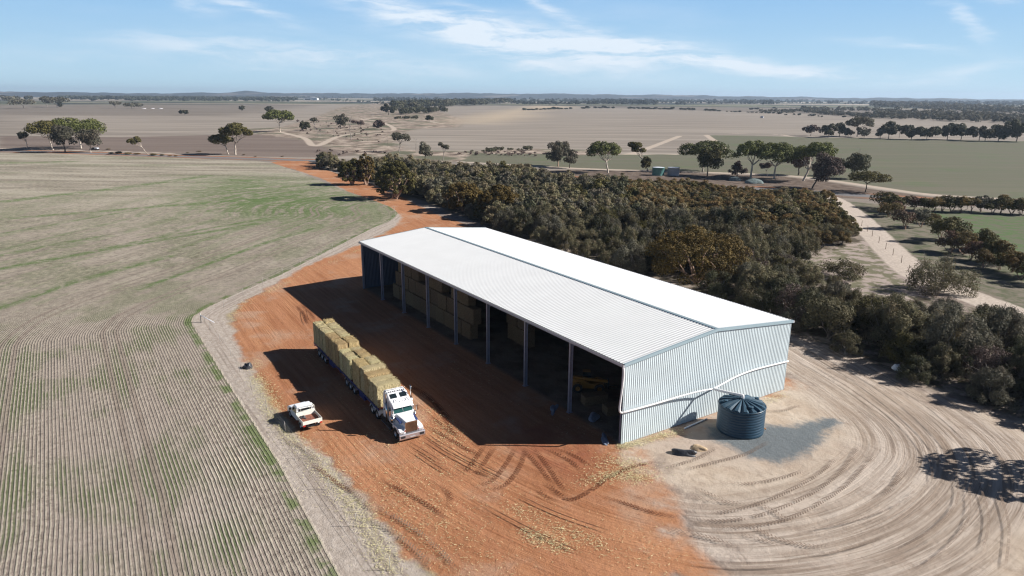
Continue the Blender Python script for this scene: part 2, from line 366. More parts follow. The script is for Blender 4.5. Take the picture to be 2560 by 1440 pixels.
rings = [0.0, 8, 16, 24, 32]
r = 38.0
while r < 14000: rings.append(r); r *= 1.0075 if r < 330 else 1.016
a_front = np.radians(np.arange(-50, 50.01, 0.17)); a_back = np.radians(np.arange(52, 308.1, 4.0))
ang = YAW+np.concatenate([a_front, a_back]); NA = len(ang); NR = len(rings)
rr, aa = np.meshgrid(np.array(rings[1:]), ang, indexing='ij')
X = CAM[0]+rr*np.cos(aa); Y = CAM[1]+rr*np.sin(aa)
GV = np.vstack([np.stack([X.ravel(), Y.ravel()], 1), [CAM[:2]]])
i0 = np.arange(NR-2)[:, None]*NA; j = np.arange(NA)[None, :]; jn = (j+1) % NA
quads = np.stack([i0+j, i0+jn, i0+NA+jn, i0+NA+j], -1).reshape(-1, 4)[:, ::-1]
cen = np.stack([np.full(NA, len(GV)-1), np.full(NA, len(GV)-1), (np.arange(NA)+1) % NA, np.arange(NA)], 1)
# far ridges: height grows beyond five kilometres
relaz = np.degrees(aa-YAW)
def vnoise(x, seed):
    rs = np.random.RandomState(seed); tab = rs.rand(4096); xi = np.floor(x).astype(int) % 4096; f = x-np.floor(x); f = f*f*(3-2*f)
    return tab[xi]*(1-f)+tab[(xi+1) % 4096]*f
def ridge_h(azd, dist):
    """azd: degrees counter-clockwise of the heading"""
    base = np.interp(-azd, [-60, -36, -28, -20, -12, -4, 0, 6, 14, 22, 36, 60], [50, 50, 42, 48, 50, 66, 62, 58, 48, 38, 22, 22])
    n = (vnoise(azd*0.55+200, 3)-.5)*12+(vnoise(azd*1.9+300, 4)-.5)*8+(vnoise(azd*6+300, 5)-.5)*3
    bump = 26*np.exp(-((-azd+20.2)/1.2)**2)
    return base+n+bump
rise = np.clip((rr-7600)/1300, 0, 1); rise = rise*rise*(3-2*rise)
Z = rise*ridge_h(relaz, rr)*np.where(rr > 9500, 0.97, 1.0)
# gentle swell on the right-hand hill field
GZ = np.concatenate([Z.ravel(), [0.0]])
near = np.hypot(GV[:, 0]-CAM[0], GV[:, 1]-CAM[1])
def A_sdf(poly, far=None):
    v = sdf(GV, poly); return np.clip(v, -4000, 4000)
fd, fside, farc = seg_dist(GV, row_line)
ld, lside, larc = seg_dist(GV, loop)
dd = seg_dist(GV, drive)[0]; rd, rside, _ = seg_dist(GV, road)
tf = np.full(len(GV), 1e9)
for t in tracks_far+[back_path]: tf = np.minimum(tf, seg_dist(GV, t)[0])
rp = P((1185,570),(1050,528),(940,480),(830,437),(735,408)); rp = catmull(np.vstack([rp[:1], rp]), 6)
far_of_cam = near*0
gl = np.full(len(GV), 50.0)
for pts_, w_ in ((((0,585),(300,532),(655,462)), .8), (((0,548),(735,490)), 2.2), (((0,672),(330,612),(640,560)), 1.3), (((350,722),(650,612),(780,572)), .8), (((240,627),(350,602),(550,566),(675,545)), .9), (((500,531),(680,496)), 1.3),
                (((0,770),(200,700),(430,640)), 1.1), (((0,640),(250,590)), 1.5), (((570,450),(640,452)), 3.5), (((0,505),(300,470),(520,440)), 3.0), (((0,408),(180,404)), 4)):
    gl = np.minimum(gl, seg_dist(GV, P(*pts_))[0]/w_)
A = dict(field=A_sdf(field_poly), fd=np.minimum(fd, 3000), red=A_sdf(red_poly), sand=A_sdf(sand_poly), woods=A_sdf(woods), clear=A_sdf(clearing),
         green=A_sdf(green_poly), plant=A_sdf(plant_poly), pgreen=A_sdf(plant_green), creek=A_sdf(creek), rside=A_sdf(P((1300,428),(1440,424),(1700,431),(1950,440),(2060,453),(2190,474),(2330,492),(2250,506),(2190,500),(2060,492),(1900,480),(1700,468),(1440,455),(1300,440))), crest=A_sdf(pale_crest), darkf=A_sdf(dark_field), brightf=A_sdf(bright_field),
         gravel=A_sdf(gravel_poly), ld=np.clip(ld*lside, -300, 300), drive=np.minimum(dd, 500), road=np.clip(rd*rside, -900, 900), tf=np.minimum(tf, 900), gl=gl)
gm, g = mat('soil'); p = g.pos(); px_, py_, pz_ = g.xyz(p)[:3]
at_ = {k: g.attr(k) for k in A}
n1 = g.noise(p, 0.35, 6, 0.6); n2 = g.noise(p, 1.7, 5, 0.65); n3 = g.noise(p, 9.0, 4, 0.7); nb = g.noise(p, 0.045, 4, 0.55); nh = g.noise(p, 0.006, 4, 0.6)
nn1 = g.sub(n1, 0.5); nn2 = g.sub(n2, 0.5)
# coordinates along / across the view-right direction (the far paddocks are worked that way)
ur = g.add(g.mul(px_, -0.6), g.mul(py_, -0.8)); uf = g.add(g.mul(px_, 0.8), g.mul(py_, -0.6))
streak = g.noise(g.vec(g.mul(ur, 0.004), g.mul(uf, 0.07), 0), 1.0, 5, 0.62)
streak2 = g.noise(g.vec(g.mul(ur, 0.0012), g.mul(uf, 0.016), 4), 1.0, 4, 0.6)
streak3 = g.noise(g.vec(g.mul(ur, 0.02), g.mul(uf, 0.35), 4), 1.0, 4, 0.6)
def mask(v, soft=0.5, amp=0.0, off=0.0, nz=None):
    v = g.add(v, off) if off else v
    if amp: v = g.add(v, g.mul(nz if nz is not None else nn1, amp))
    return g.ss(v, -soft, soft)
far_m = g.ss(g.m('SQRT', g.add(g.mul(g.sub(px_, CAM[0]), g.sub(px_, CAM[0])), g.mul(g.sub(py_, CAM[1]), g.sub(py_, CAM[1])))), 0.0, 1.0, 0, 1)
dist = g.m('SQRT', g.add(g.mul(g.sub(px_, CAM[0]), g.sub(px_, CAM[0])), g.mul(g.sub(py_, CAM[1]), g.sub(py_, CAM[1]))))
# 1 stubble plain
c = g.mix(g.ss(streak, 0.3, 0.7), (0.130, 0.110, 0.094), (0.270, 0.240, 0.208))
c = g.mix(g.ss(streak2, 0.42, 0.72, 0, .7), c, (0.205, 0.178, 0.155))
c = g.mix(g.mul(g.ss(streak3, 0.35, 0.65), 0.35), c, (0.155, 0.128, 0.11))
c = g.mix(mask(at_['brightf'], 60, 60, nz=g.sub(nh, 0.5)), c, g.mix(g.ss(streak, 0.3, 0.7), (0.205, 0.178, 0.155), (0.335, 0.295, 0.255)))
c = g.mix(mask(at_['darkf'], 4), c, g.mix(g.ss(streak, 0.3, 0.7), (0.150, 0.118, 0.103), (0.205, 0.165, 0.143)))
# far patchwork of paddocks and bush
vo = g.new('ShaderNodeTexVoronoi', feature='F1'); g.put(vo.inputs['Vector'], g.vec(g.mul(ur, 0.00055), g.mul(uf, 0.0016), 0)); vo.inputs['Scale'].default_value = 1.0
vr = g.xyz(vo.outputs['Color'])[0]
patch = g.mix(g.ss(vr, 0.2, 0.8), (0.24, 0.20, 0.165), (0.46, 0.40, 0.33)); patch = g.mix(g.ss(vr, 0.42, 0.40, 0, .6), patch, (0.10, 0.13, 0.06))
bushn = g.noise(g.vec(g.mul(ur, 0.0009), g.mul(uf, 0.0035), 7), 1.0, 5, 0.65)
patch = g.mix(g.ss(bushn, 0.49, 0.52), patch, (0.035, 0.042, 0.038))
c = g.mix(g.ss(dist, 2200, 2700), c, patch)
hills = g.mix(g.ss(g.noise(g.vec(g.mul(ur, 0.002), g.mul(uf, 0.001), g.mul(pz_, 0.05)), 1.0, 5, 0.6), 0.56, 0.62), (0.035, 0.042, 0.05), (0.16, 0.14, 0.13))
c = g.mix(g.ss(dist, 7300, 7700), c, hills)
# 2 creek scrub and pale crest
cs = g.noise(p, 0.10, 6, 0.7); cs2 = g.noise(p, 0.03, 4, 0.6)
ck = g.mix(g.ss(cs, 0.38, 0.62), (0.14, 0.105, 0.085), (0.42, 0.35, 0.29)); ck = g.mix(g.ss(cs2, 0.5, 0.62), ck, (0.13, 0.13, 0.09))
c = g.mix(mask(at_['creek'], 6, 22), c, ck)
c = g.mix(g.mul(mask(at_['crest'], 60, 90, nz=g.sub(nh, 0.5)), 0.85), c, (0.44, 0.36, 0.27))
# 3 green paddocks on the right
gr = g.mix(g.ss(streak3, 0.3, 0.68), (0.150, 0.138, 0.108), (0.128, 0.138, 0.092)); gr = g.mix(g.mul(g.ss(nb, 0.52, 0.75), 0.5), gr, (0.098, 0.150, 0.065))
gr = g.mix(g.mul(g.ss(streak, 0.48, 0.7), 0.5), gr, (0.185, 0.165, 0.125))
c = g.mix(mask(at_['green'], 1.5, 3), c, gr)
vergec = g.mix(g.ss(n2, 0.3, 0.7), (0.13, 0.098, 0.08), (0.23, 0.185, 0.155))  # verge brown, deepened in colour for the tree shade along the road
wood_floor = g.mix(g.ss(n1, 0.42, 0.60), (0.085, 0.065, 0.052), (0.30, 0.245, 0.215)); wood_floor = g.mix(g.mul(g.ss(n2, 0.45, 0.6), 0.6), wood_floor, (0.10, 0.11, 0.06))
c = g.mix(g.ss(at_['tf'], 3.2, 1.6), c, (0.44, 0.37, 0.31))
# near surroundings of the yard: grey-beige bare ground
verge_n = g.mix(g.ss(g.noise(p, 0.9, 6, 0.7), 0.3, 0.7), (0.175, 0.135, 0.115), (0.33, 0.275, 0.24))
c = g.mix(g.ss(dist, 210, 190), c, verge_n)
trackc = g.mix(g.ss(n2, 0.3, 0.7), (0.34, 0.29, 0.25), (0.46, 0.405, 0.36)); trackc = g.mix(g.mul(g.ss(g.noise(g.vec(g.mul(at_['fd'], 2.2), g.mul(px_, .05), g.mul(py_, .05)), 1.0, 3), 0.5, 0.62), .5), trackc, (0.24, 0.195, 0.165))
c = g.mix(g.mul(g.ss(g.add(at_['fd'], g.mul(nn1, 2.2)), 5.4, 4.0), g.ss(dist, 330, 300)), c, trackc)
grassy = g.mul(g.ss(g.m('ABSOLUTE', g.sub(g.add(at_['fd'], g.mul(nn1, 2.5)), 5.6)), 1.5, 0.4), g.ss(n2, 0.40, 0.55))
c = g.mix(g.mul(grassy, g.ss(dist, 200, 170, 0, .8)), c, (0.40, 0.34, 0.20))
c = g.mix(mask(at_['rside'], 2.0, 6), c, g.mix(g.ss(n1, 0.35, 0.65), (0.105, 0.080, 0.066), (0.185, 0.145, 0.120)))  # roadside ground dark brown, with tree shadows put into its colour
c = g.mix(mask(at_['plant'], 1.0, 3), c, g.mix(g.ss(n1, 0.38, 0.6), (0.105, 0.115, 0.070), (0.20, 0.175, 0.14)))
c = g.mix(mask(at_['pgreen'], 1.5, 4), c, g.mix(g.ss(n1, 0.4, 0.62), (0.135, 0.135, 0.095), (0.100, 0.150, 0.065)))
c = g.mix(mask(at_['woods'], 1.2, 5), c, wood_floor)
c = g.mix(mask(at_['clear'], 1.0, 6), c, g.mix(g.ss(n1, 0.56, 0.44), (0.36, 0.30, 0.27), (0.16, 0.152, 0.100)))
# 4 sandy drive
drc = g.mix(g.ss(n2, 0.3, 0.7), (0.42, 0.355, 0.305), (0.56, 0.49, 0.43))
c = g.mix(g.ss(g.add(at_['drive'], g.mul(nn1, 1.6)), 3.7, 2.9), c, drc)
# 5 sealed road with orange verges
ra = g.m('ABSOLUTE', at_['road'])
c = g.mix(g.ss(g.add(ra, g.mul(nn1, 5)), 8.5, 6.5), c, g.mix(g.ss(g.noise(p, .03, 3), .42, .58), vergec, (0.30, 0.135, 0.070)))
c = g.mix(g.ss(ra, 3.9, 3.6), c, g.mix(n2, (0.165, 0.16, 0.165), (0.20, 0.195, 0.20)))
# 6 red earth
rn = g.noise(g.vec(g.mul(at_['ld'], 1.6), g.mul(px_, 0.05), g.mul(py_, 0.05)), 1.0, 5, 0.62)
rs_ = g.noise(g.vec(g.mul(px_, 0.10), g.mul(py_, 0.9), 0), 1.0, 5, 0.6)
redc = g.mix(g.ss(g.add(g.mul(rn, 0.5), g.mul(nb, 0.5)), 0.33, 0.67), (0.285, 0.118, 0.057), (0.450, 0.225, 0.120))
redc = g.mix(g.mul(g.ss(rs_, 0.42, 0.66), 0.30), redc, (0.43, 0.20, 0.115))
redc = g.mix(g.mul(g.ss(n3, 0.52, 0.66), 0.35), redc, (0.46, 0.30, 0.19))
dirty = g.ss(g.noise(p, 0.12, 5, 0.6), 0.50, 0.66)
redc = g.mix(g.mul(dirty, 0.6), redc, (0.42, 0.29, 0.21))
redc = g.mix(g.mul(g.ss(g.noise(p, 3.2, 3, .6), .55, .68), .35), redc, (0.20, 0.085, 0.05))
redm = mask(at_['red'], 0.55, 3.2)
c = g.mix(redm, c, redc)
# 7 sand
sn = g.noise(g.vec(g.mul(at_['ld'], 1.15), g.mul(px_, 0.045), g.mul(py_, 0.045)), 1.0, 6, 0.66)
sn2 = g.noise(g.vec(g.mul(at_['ld'], 3.4), g.mul(px_, 0.10), g.mul(py_, 0.10)), 1.0, 5, 0.65)
inband = g.mul(g.ss(g.m('ABSOLUTE', g.add(at_['ld'], g.mul(g.sub(nb, .5), 12))), 10.5, 5.0), g.ss(nb, 0.25, 0.5, 0.55, 1.0))
sandc = g.mix(g.ss(n1, 0.35, 0.65), (0.43, 0.345, 0.270), (0.52, 0.44, 0.36))
sandc = g.mix(g.mul(g.ss(nb, 0.45, 0.62), 0.6), sandc, (0.355, 0.285, 0.245))
bandc = g.mix(g.ss(sn, 0.36, 0.62), (0.265, 0.208, 0.168), (0.50, 0.43, 0.375)); bandc = g.mix(g.mul(g.ss(sn2, 0.50, 0.38), 0.6), bandc, (0.17, 0.128, 0.100))
sandc = g.mix(g.mul(inband, 0.88), sandc, bandc)
scuff = g.ss(g.noise(p, 0.5, 6, 0.7), 0.54, 0.64); sandc = g.mix(g.mul(scuff, 0.35), sandc, (0.25, 0.19, 0.15))
sandm = mask(at_['sand'], 3.0, 16)
c = g.mix(sandm, c, sandc)
# damp dark patch of soil worked over in front of the shed, brown not orange
wk = g.ss(g.vm('LENGTH', g.vm('MULTIPLY', g.vm('SUBTRACT', p, (2.5, 5.5, 0)), (0.13, 0.22, 0))), 1.1, 0.5)
c = g.mix(g.mul(g.mul(wk, g.ss(n1, 0.3, 0.6)), 0.7), c, (0.235, 0.080, 0.045))
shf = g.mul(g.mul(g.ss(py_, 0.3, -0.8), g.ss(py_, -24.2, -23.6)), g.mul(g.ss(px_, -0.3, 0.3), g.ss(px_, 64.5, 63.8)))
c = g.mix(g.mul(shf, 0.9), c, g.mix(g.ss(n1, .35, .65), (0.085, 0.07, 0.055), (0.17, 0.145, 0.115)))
# 8 blue gravel
grv = g.mix(g.ss(n3, 0.3, 0.7), (0.085, 0.10, 0.11), (0.21, 0.235, 0.25))
c = g.mix(g.mul(mask(at_['gravel'], 0.8, 3.5, 0.7, nz=g.add(g.mul(nn2, .6), g.mul(nn1, .5))), g.ss(n3, .28, .42)), c, grv)
# 9 the sown field: drill rows follow its edge
fdn = g.add(at_['fd'], g.add(g.mul(nn2, 0.15), g.mul(g.sub(n3, .5), 0.10)))
ph = g.mul(fdn, 2*pi/0.305); row = g.m('SINE', ph); rowm = g.ss(row, -0.25, 0.75)
along = g.noise(g.vec(g.mul(at_['fd'], 0.55), g.mul(px_, 0.05), g.mul(py_, 0.05)), 1.0, 5, 0.62)
along2 = g.noise(g.vec(g.mul(at_['fd'], 0.22), g.mul(px_, 0.012), g.mul(py_, 0.012)), 1.0, 4, 0.6)
soilf = g.mix(g.ss(n2, 0.3, 0.7), (0.145, 0.115, 0.098), (0.300, 0.252, 0.220))
strawf = g.mix(g.ss(n3, 0.3, 0.7), (0.385, 0.340, 0.270), (0.53, 0.48, 0.395))
fader = g.ss(dist, 70, 200)
f1 = g.mix(g.add(g.mul(g.mul(rowm, g.ss(n2, 0.26, 0.55)), .75), g.mul(g.ss(n3, .42, .62), .25)), soilf, strawf)
avgf = g.mix(g.ss(along, 0.32, 0.66), (0.200, 0.170, 0.140), (0.385, 0.345, 0.285))
f1 = g.mix(g.ss(dist, 85, 150, 0, 0.8), f1, avgf)
f1 = g.mix(g.mul(g.ss(along2, 0.40, 0.62), 0.45), f1, (0.32, 0.27, 0.235))
gz = g.add(g.mul(along, 0.55), g.mul(along2, 0.45)); upg = g.ss(dist, 60, 190)
gn = g.noise(p, 0.085, 5, 0.6)
ph2 = g.m('SINE', g.mul(g.add(fdn, 0.15), 2*pi/0.305))
greenm = g.mul(g.ss(g.add(g.mul(gn, 0.6), g.mul(along, 0.4)), 0.46, 0.57), g.ss(n3, 0.34, 0.52))
f1 = g.mix(g.mul(g.mul(greenm, g.ss(ph2, -0.8, 0.6)), 0.85), f1, (0.085, 0.120, 0.042))
# long green bands further up the paddock, at fixed distances from the edge
bands = None
for d0, w, s in ((31, 1.2, 1), (43.5, .9, .8), (55, 1.8, .9), (66, 1.0, .9), (19.5, .8, .6), (79, 2.5, .6), (101, 6, .5), (12, .5, .5)):
    b = g.mul(g.ss(g.m('ABSOLUTE', g.sub(g.add(at_['fd'], g.mul(nn1, 1.5)), d0)), w*1.5, w*0.4), s); bands = b if bands is None else g.m('MAXIMUM', bands, b)
bands = g.m('MAXIMUM', g.mul(g.mul(bands, .55), g.ss(px_, 78, 120)), g.ss(g.add(at_['gl'], g.mul(nn1, 2.2)), 1.7, .3))
BANDS = g.mul(g.mul(bands, g.ss(n1, 0.34, 0.56)), g.mul(g.ss(n2, .3, .5), g.ss(along, .34, .5, .35, .85)))
hp = g.ss(g.vm('LENGTH', g.vm('MULTIPLY', g.vm('SUBTRACT', p, (185, -18, 0)), (0.014, 0.032, 0))), 1.25, 0.25)
f1 = g.mix(g.mul(g.mul(hp, g.ss(g.add(along, g.mul(nn1, .6)), 0.35, 0.58)), 0.8), f1, (0.10, 0.145, 0.052))
fard = g.mix(g.ss(g.noise(g.vec(g.mul(ur, .02), g.mul(uf, .11), 3), 1.0, 5, .65), 0.36, 0.62), (0.200, 0.175, 0.142), (0.385, 0.350, 0.290)); fard = g.mix(g.mul(g.ss(g.noise(g.vec(g.mul(ur, .012), g.mul(uf, .05), 13), 1.0, 4, .6), .50, .66), .55), fard, (0.135, 0.160, 0.085))
f1 = g.mix(g.ss(dist, 150, 330, 0, .85), f1, fard)
spk = g.noise(p, 0.8, 5, 0.75); f1 = g.mix(g.mul(g.ss(spk, 0.50, 0.60), g.ss(dist, 90, 150, 0, .45)), f1, (0.42, 0.375, 0.29)); f1 = g.mix(g.mul(g.ss(spk, 0.46, 0.38), g.ss(dist, 90, 150, 0, .45)), f1, (0.12, 0.10, 0.075))
f1 = g.mix(BANDS, f1, (0.088, 0.150, 0.045))
f1 = g.mix(g.mul(g.mul(hp, g.ss(g.add(along, g.mul(nn1, .6)), 0.35, 0.58)), 0.7), f1, (0.095, 0.150, 0.050))
# wheel lines
for d0 in (9.3, 10.9, 20.5, 22.1):
    wl = g.ss(g.m('ABSOLUTE', g.sub(at_['fd'], d0)), 0.42, 0.2)
    f1 = g.mix(g.mul(wl, 0.75), f1, g.mix(g.ss(n2, .3, .7), (0.19, 0.152, 0.128), (0.30, 0.25, 0.21)))
edgeg = g.mul(g.ss(g.m('ABSOLUTE', g.sub(at_['fd'], 0.55)), 0.7, 0.2), g.ss(n1, 0.42, 0.55))
f1 = g.mix(g.mul(edgeg, 0.75), f1, (0.10, 0.15, 0.045))
fm = mask(at_['field'], 0.12, 0.5, nz=nn2)
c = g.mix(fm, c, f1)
# relief: furrows in the field, ruts in the yard, lumps everywhere
nearfade = g.ss(dist, 260, 120)
h = g.mul(g.mul(g.mul(rowm, fm), nearfade), g.ss(n1, .3, .7, .05, .11))
h = g.add(h, g.mul(g.mul(n3, 0.05), nearfade))
h = g.add(h, g.mul(n2, 0.09))
h = g.add(h, g.mul(g.mul(sn2, 0.11), g.mul(inband, g.m('MAXIMUM', redm, sandm))))
h = g.add(h, g.mul(n1, 0.18))
g.out(g.bsdf(c, 0.95, 0, g.bump(h, 1.0, 0.85), 0.08))
gme = mesh_np('ground', np.column_stack([GV, GZ]), quads, gm, vattr=A)
ground = link('ground', gme); props(ground, kind='structure')
# centre fan under the camera
cme = mesh_np('ground_centre', np.column_stack([GV[np.r_[0:NA, len(GV)-1]], np.zeros(NA+1)]), np.stack([np.arange(NA), (np.arange(NA)+1) % NA, np.full(NA, NA)], 1), gm,
              vattr={k: v[np.r_[0:NA, len(GV)-1]] for k, v in A.items()})
props(link('ground', cme), kind='structure')

# ------------------------------------------------------------------ the hay shed
L, W_, HE, HR = 64.0, 23.74, 7.95, 9.12
shed = thing('hay_shed', 'long open-sided steel hay shed with a white ridged roof', 'shed')
def rib_profile(x0, x1, pitch=0.2, hgt=0.035):
    xs, hs = [], []; n = int(round((x1-x0)/pitch)); p_ = (x1-x0)/n
    for i in range(n):
        a = x0+i*p_
        for f, h in ((0, 0), (0.62, 0), (0.70, hgt), (0.92, hgt)): xs.append(a+f*p_); hs.append(h)
    xs.append(x1); hs.append(0); return np.array(xs), np.array(hs)
def strip_mesh(name, rows, m, parent):
    """rows: list of (n,3) point rows"""
    n = len(rows[0]); V = np.vstack(rows); F = []
    for i in range(len(rows)-1):
        a = np.arange(n-1)+i*n; F.append(np.stack([a, a+1, a+n+1, a+n], 1))
    return link(name, mesh_np(name, V, np.vstack(F), m), parent)
rx, rh = rib_profile(-0.12, L+0.12, 0.40, 0.035)
for nm, ye, sg in (('roof', 0.12, 1), ('roof', -W_-0.12, -1)):
    rows = []
    for t in (0, 0.5, 1):
        y = -W_/2+sg*0.09+(ye+W_/2-sg*0.09)*t; z = HR-(HR-HE)*abs(y+W_/2)/(W_/2)
        rows.append(np.stack([rx, np.full_like(rx, y), z+rh], 1))
    o = strip_mesh(nm, rows if sg > 0 else rows[::-1], MT['roof'], shed)
def wall_x(x, m, out, name, y0=0.0, y1=-W_):
    ys, hs = rib_profile(0, W_, 0.25, 0.030); ys = -ys
    top = HR-(HR-HE)*np.abs(ys+W_/2)/(W_/2)-0.03
    xx = x+out*hs
    strip_mesh(name, [np.stack([xx, ys, np.zeros_like(ys)], 1), np.stack([xx, ys, top], 1)], m, shed)
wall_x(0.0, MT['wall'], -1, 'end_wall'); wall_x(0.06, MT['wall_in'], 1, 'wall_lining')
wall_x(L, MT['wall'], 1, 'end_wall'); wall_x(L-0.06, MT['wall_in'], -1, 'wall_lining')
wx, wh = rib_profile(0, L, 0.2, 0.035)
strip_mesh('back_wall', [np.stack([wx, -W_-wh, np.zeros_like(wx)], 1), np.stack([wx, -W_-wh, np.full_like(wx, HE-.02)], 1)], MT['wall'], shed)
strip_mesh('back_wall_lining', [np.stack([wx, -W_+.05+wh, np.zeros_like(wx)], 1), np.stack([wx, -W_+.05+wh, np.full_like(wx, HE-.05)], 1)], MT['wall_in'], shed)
b = MB()
for sg in (1, -1):
    y0, y1 = -W_/2, -W_/2+sg*0.17
    b.hexa([(-.14, min(y0, y1), HR-.01), (L+.14, min(y0, y1), HR-.01), (L+.14, max(y0, y1), HR-.01), (-.14, max(y0, y1), HR-.01)],
           [(-.14, min(y0, y1), HR+.09), (L+.14, min(y0, y1), HR+.09), (L+.14, max(y0, y1), HR+.065), (-.14, max(y0, y1), HR+.065)])
b.build('ridge_cap', MT['trim'], shed)
for xg, sg in ((-.16, -1), (L+.16, 1)):
    b = MB()
    for s2 in (1, -1):
        ye = -W_/2+s2*(W_/2+.14); ze = HE-.02
        pts = [(-W_/2, HR+.07), (ye, ze+.07), (ye, ze-.2), (-W_/2, HR-.2)]
        x0, x1 = min(xg, xg-sg*.05), max(xg, xg-sg*.05)
        V = [(x0, y, z) for y, z in pts]+[(x1, y, z) for y, z in pts]
        b.raw(V, [(0,1,2,3), (7,6,5,4), (0,4,5,1), (1,5,6,2), (2,6,7,3), (3,7,4,0)])
        yy = [(-W_/2, HR+.075), (ye, ze+.075)]
        b.raw([(xg, yy[0][0], yy[0][1]), (xg-sg*.2, yy[0][0], yy[0][1]), (xg-sg*.2, yy[1][0], yy[1][1]), (xg, yy[1][0], yy[1][1])], [(0,1,2,3)])
    b.build('barge_flashing', MT['trim'], shed)
for yg, s2 in ((0.14, 1), (-W_-.14, -1)):
    b = MB(); a0, a1 = sorted((yg, yg+s2*.16)); b.box(-.14, L+.14, a0, a1, HE-.26, HE-.23); a2, a3 = sorted((yg+s2*.14, yg+s2*.17)); b.box(-.14, L+.14, a2, a3, HE-.26, HE-.02)
    b.box(-.15, -.12, a0, a1, HE-.26, HE-.03); b.box(L+.12, L+.15, a0, a1, HE-.26, HE-.03); b.build('gutter', MT['gutter'], shed)
MB().box(.05, L-.05, -.05, .10, HE-.33, HE-.12).build('eave_beam', MT['gutter'], shed)
for i in range(9):
    x = min(max(i*8.0, .22), L-.22); b = MB()
    if 0 < i < 8:
        b.box(x-.11, x+.11, -.02, .02, 0, HE-.34); b.box(x-.11, x+.11, -.36, -.32, 0, HE-.34); b.box(x-.02, x+.02, -.32, -.02, 0, HE-.34); b.box(x-.22, x+.22, -.45, .1, .0, .05)
    else: b.box(x-.05, x+.12, -.3, -.02, 0, HE-.34)
    b.build('column', MT['column'], shed)
    b = MB(); b.box(x-.08, x+.08, -W_+.12, -W_+.4, 0, HE-.3); b.build('rear_column', MT['column'], shed)
    b = MB()
    for s2 in (1, -1):
        ye = -W_/2+s2*(W_/2-.4)
        b.hexa([(x-.08, -W_/2, HR-.75), (x+.08, -W_/2, HR-.75), (x+.08, ye, HE-.85), (x-.08, ye, HE-.85)],
               [(x-.08, -W_/2, HR-.3), (x+.08, -W_/2, HR-.3), (x+.08, ye, HE-.28), (x-.08, ye, HE-.28)])
    b.build('rafter', MT['column'], shed)
b = MB()
for k in range(1, 9):
    for s2 in (1, -1):
        y = -W_/2+s2*(W_/2)*k/9; z = HR-(HR-HE)*k/9; b.box(.1, L-.1, y-.03, y+.03, z-.22, z-.03)
b.build('purlin_frame', MT['column'], shed)
# roof-water pipes: down the near front corner, along the end wall, out to the tank
def onx(px, py, X0):
    q = ray(px, py); t = (X0-CAM[0])/q[0]; return tuple(CAM+t*q)
TEE = onx(1783, 972, -1.0)
pl1 = [(-.02, .24, 7.7), (-.10, .20, 7.45), (-.13, .20, 6.9), (-.12, .30, 5.6), (-.14, .46, 4.4), (-.16, .52, 3.75), (-.2, .45, 3.45), (-.22, .25, 3.36)]
MB().tube(catmull(pl1, 4), .095, 8).build('drain_pipe', MT['pvc'], shed)
for pts in ([(-.22, .25, 3.36), onx(1600, 1020, -.2), onx(1650, 1006, -.3), onx(1700, 991, -.5), onx(1745, 979, -.75), TEE],
            [TEE, onx(1806, 960, -.7), onx(1840, 942, -.4), onx(1880, 926, -.22), onx(1925, 914, -.15), onx(1971, 903, -.12)]):
    MB().tube(catmull(pts, 4), .085, 8).build('drain_pipe', MT['pvc'], shed)
TC = (-3.83, -11.82)
MB().tube(catmull([TEE, (TEE[0]*.5+TC[0]*.5, TEE[1]*.5+TC[1]*.5, TEE[2]*.5+1.74), (TC[0]+.2, TC[1], 3.5), (TC[0], TC[1], 3.45), (TC[0], TC[1], 3.15)], 5), .13, 10).build('tank_inlet_pipe', MT['pvc'], shed)

# ------------------------------------------------------------------ rain-water tank beside the shed
tank = thing('water_tank', 'large dark blue round water tank beside the shed end wall', 'water tank', (TC[0], TC[1], 0))
prof = [(0.0, .02), (2.44, .02), (2.46, .06)]
z = .06
for k in range(9):
    z1 = .12+k*.27; prof += [(2.46, z1+.0), (2.47, z1+.2), (2.425, z1+.225), (2.425, z1+.245), (2.46, z1+.265)]
prof += [(2.46, 2.58), (2.50, 2.60), (2.50, 2.68), (2.42, 2.70)]
MB().lathe(prof, 72).build('tank_wall', MT['tank'], tank); tank.scale = (.89, .89, 1.0)
b = MB(); V = []; F = []; nseg = 16; ns = 4*nseg
def lid_z(r, k):
    ph = (k % 4); hi = ph in (0, 1); base = 3.2-(3.2-2.68)*(r/2.44)**1.25
    return base+(0.05+.10*(r/2.44) if hi else -.02-.06*min(1, r/1.5))
rad = [.22, .8, 1.5, 2.1, 2.40]
for r in rad:
    for k in range(ns):
        t = 2*pi*(k+(.35 if k % 4 == 2 else (-.35 if k % 4 == 3 else (-.2 if k % 4 == 0 else .2))))/ns
        V.append((r*cos(t), r*sin(t), lid_z(r, k) if r < 2.39 else lid_z(r, k)-.04))
for i in range(len(rad)-1):
    for k in range(ns):
        a = i*ns+k; c2 = i*ns+(k+1) % ns; F.append((a, c2, c2+ns, a+ns))
for k in range(ns):
    a = (len(rad)-1)*ns+k; c2 = (len(rad)-1)*ns+(k+1) % ns
    V.append((2.43*cos(2*pi*k/ns), 2.43*sin(2*pi*k/ns), 2.66))
n0 = len(rad)*ns
for k in range(ns):
    a = (len(rad)-1)*ns+k; c2 = (len(rad)-1)*ns+(k+1) % ns; F.append((a, c2, n0+(k+1) % ns, n0+k))
b.raw(V, F); b.lathe([(.0, 3.29), (.24, 3.27), (.26, 3.1)], 16)
b.build('tank_roof', MT['tanktop'], tank)
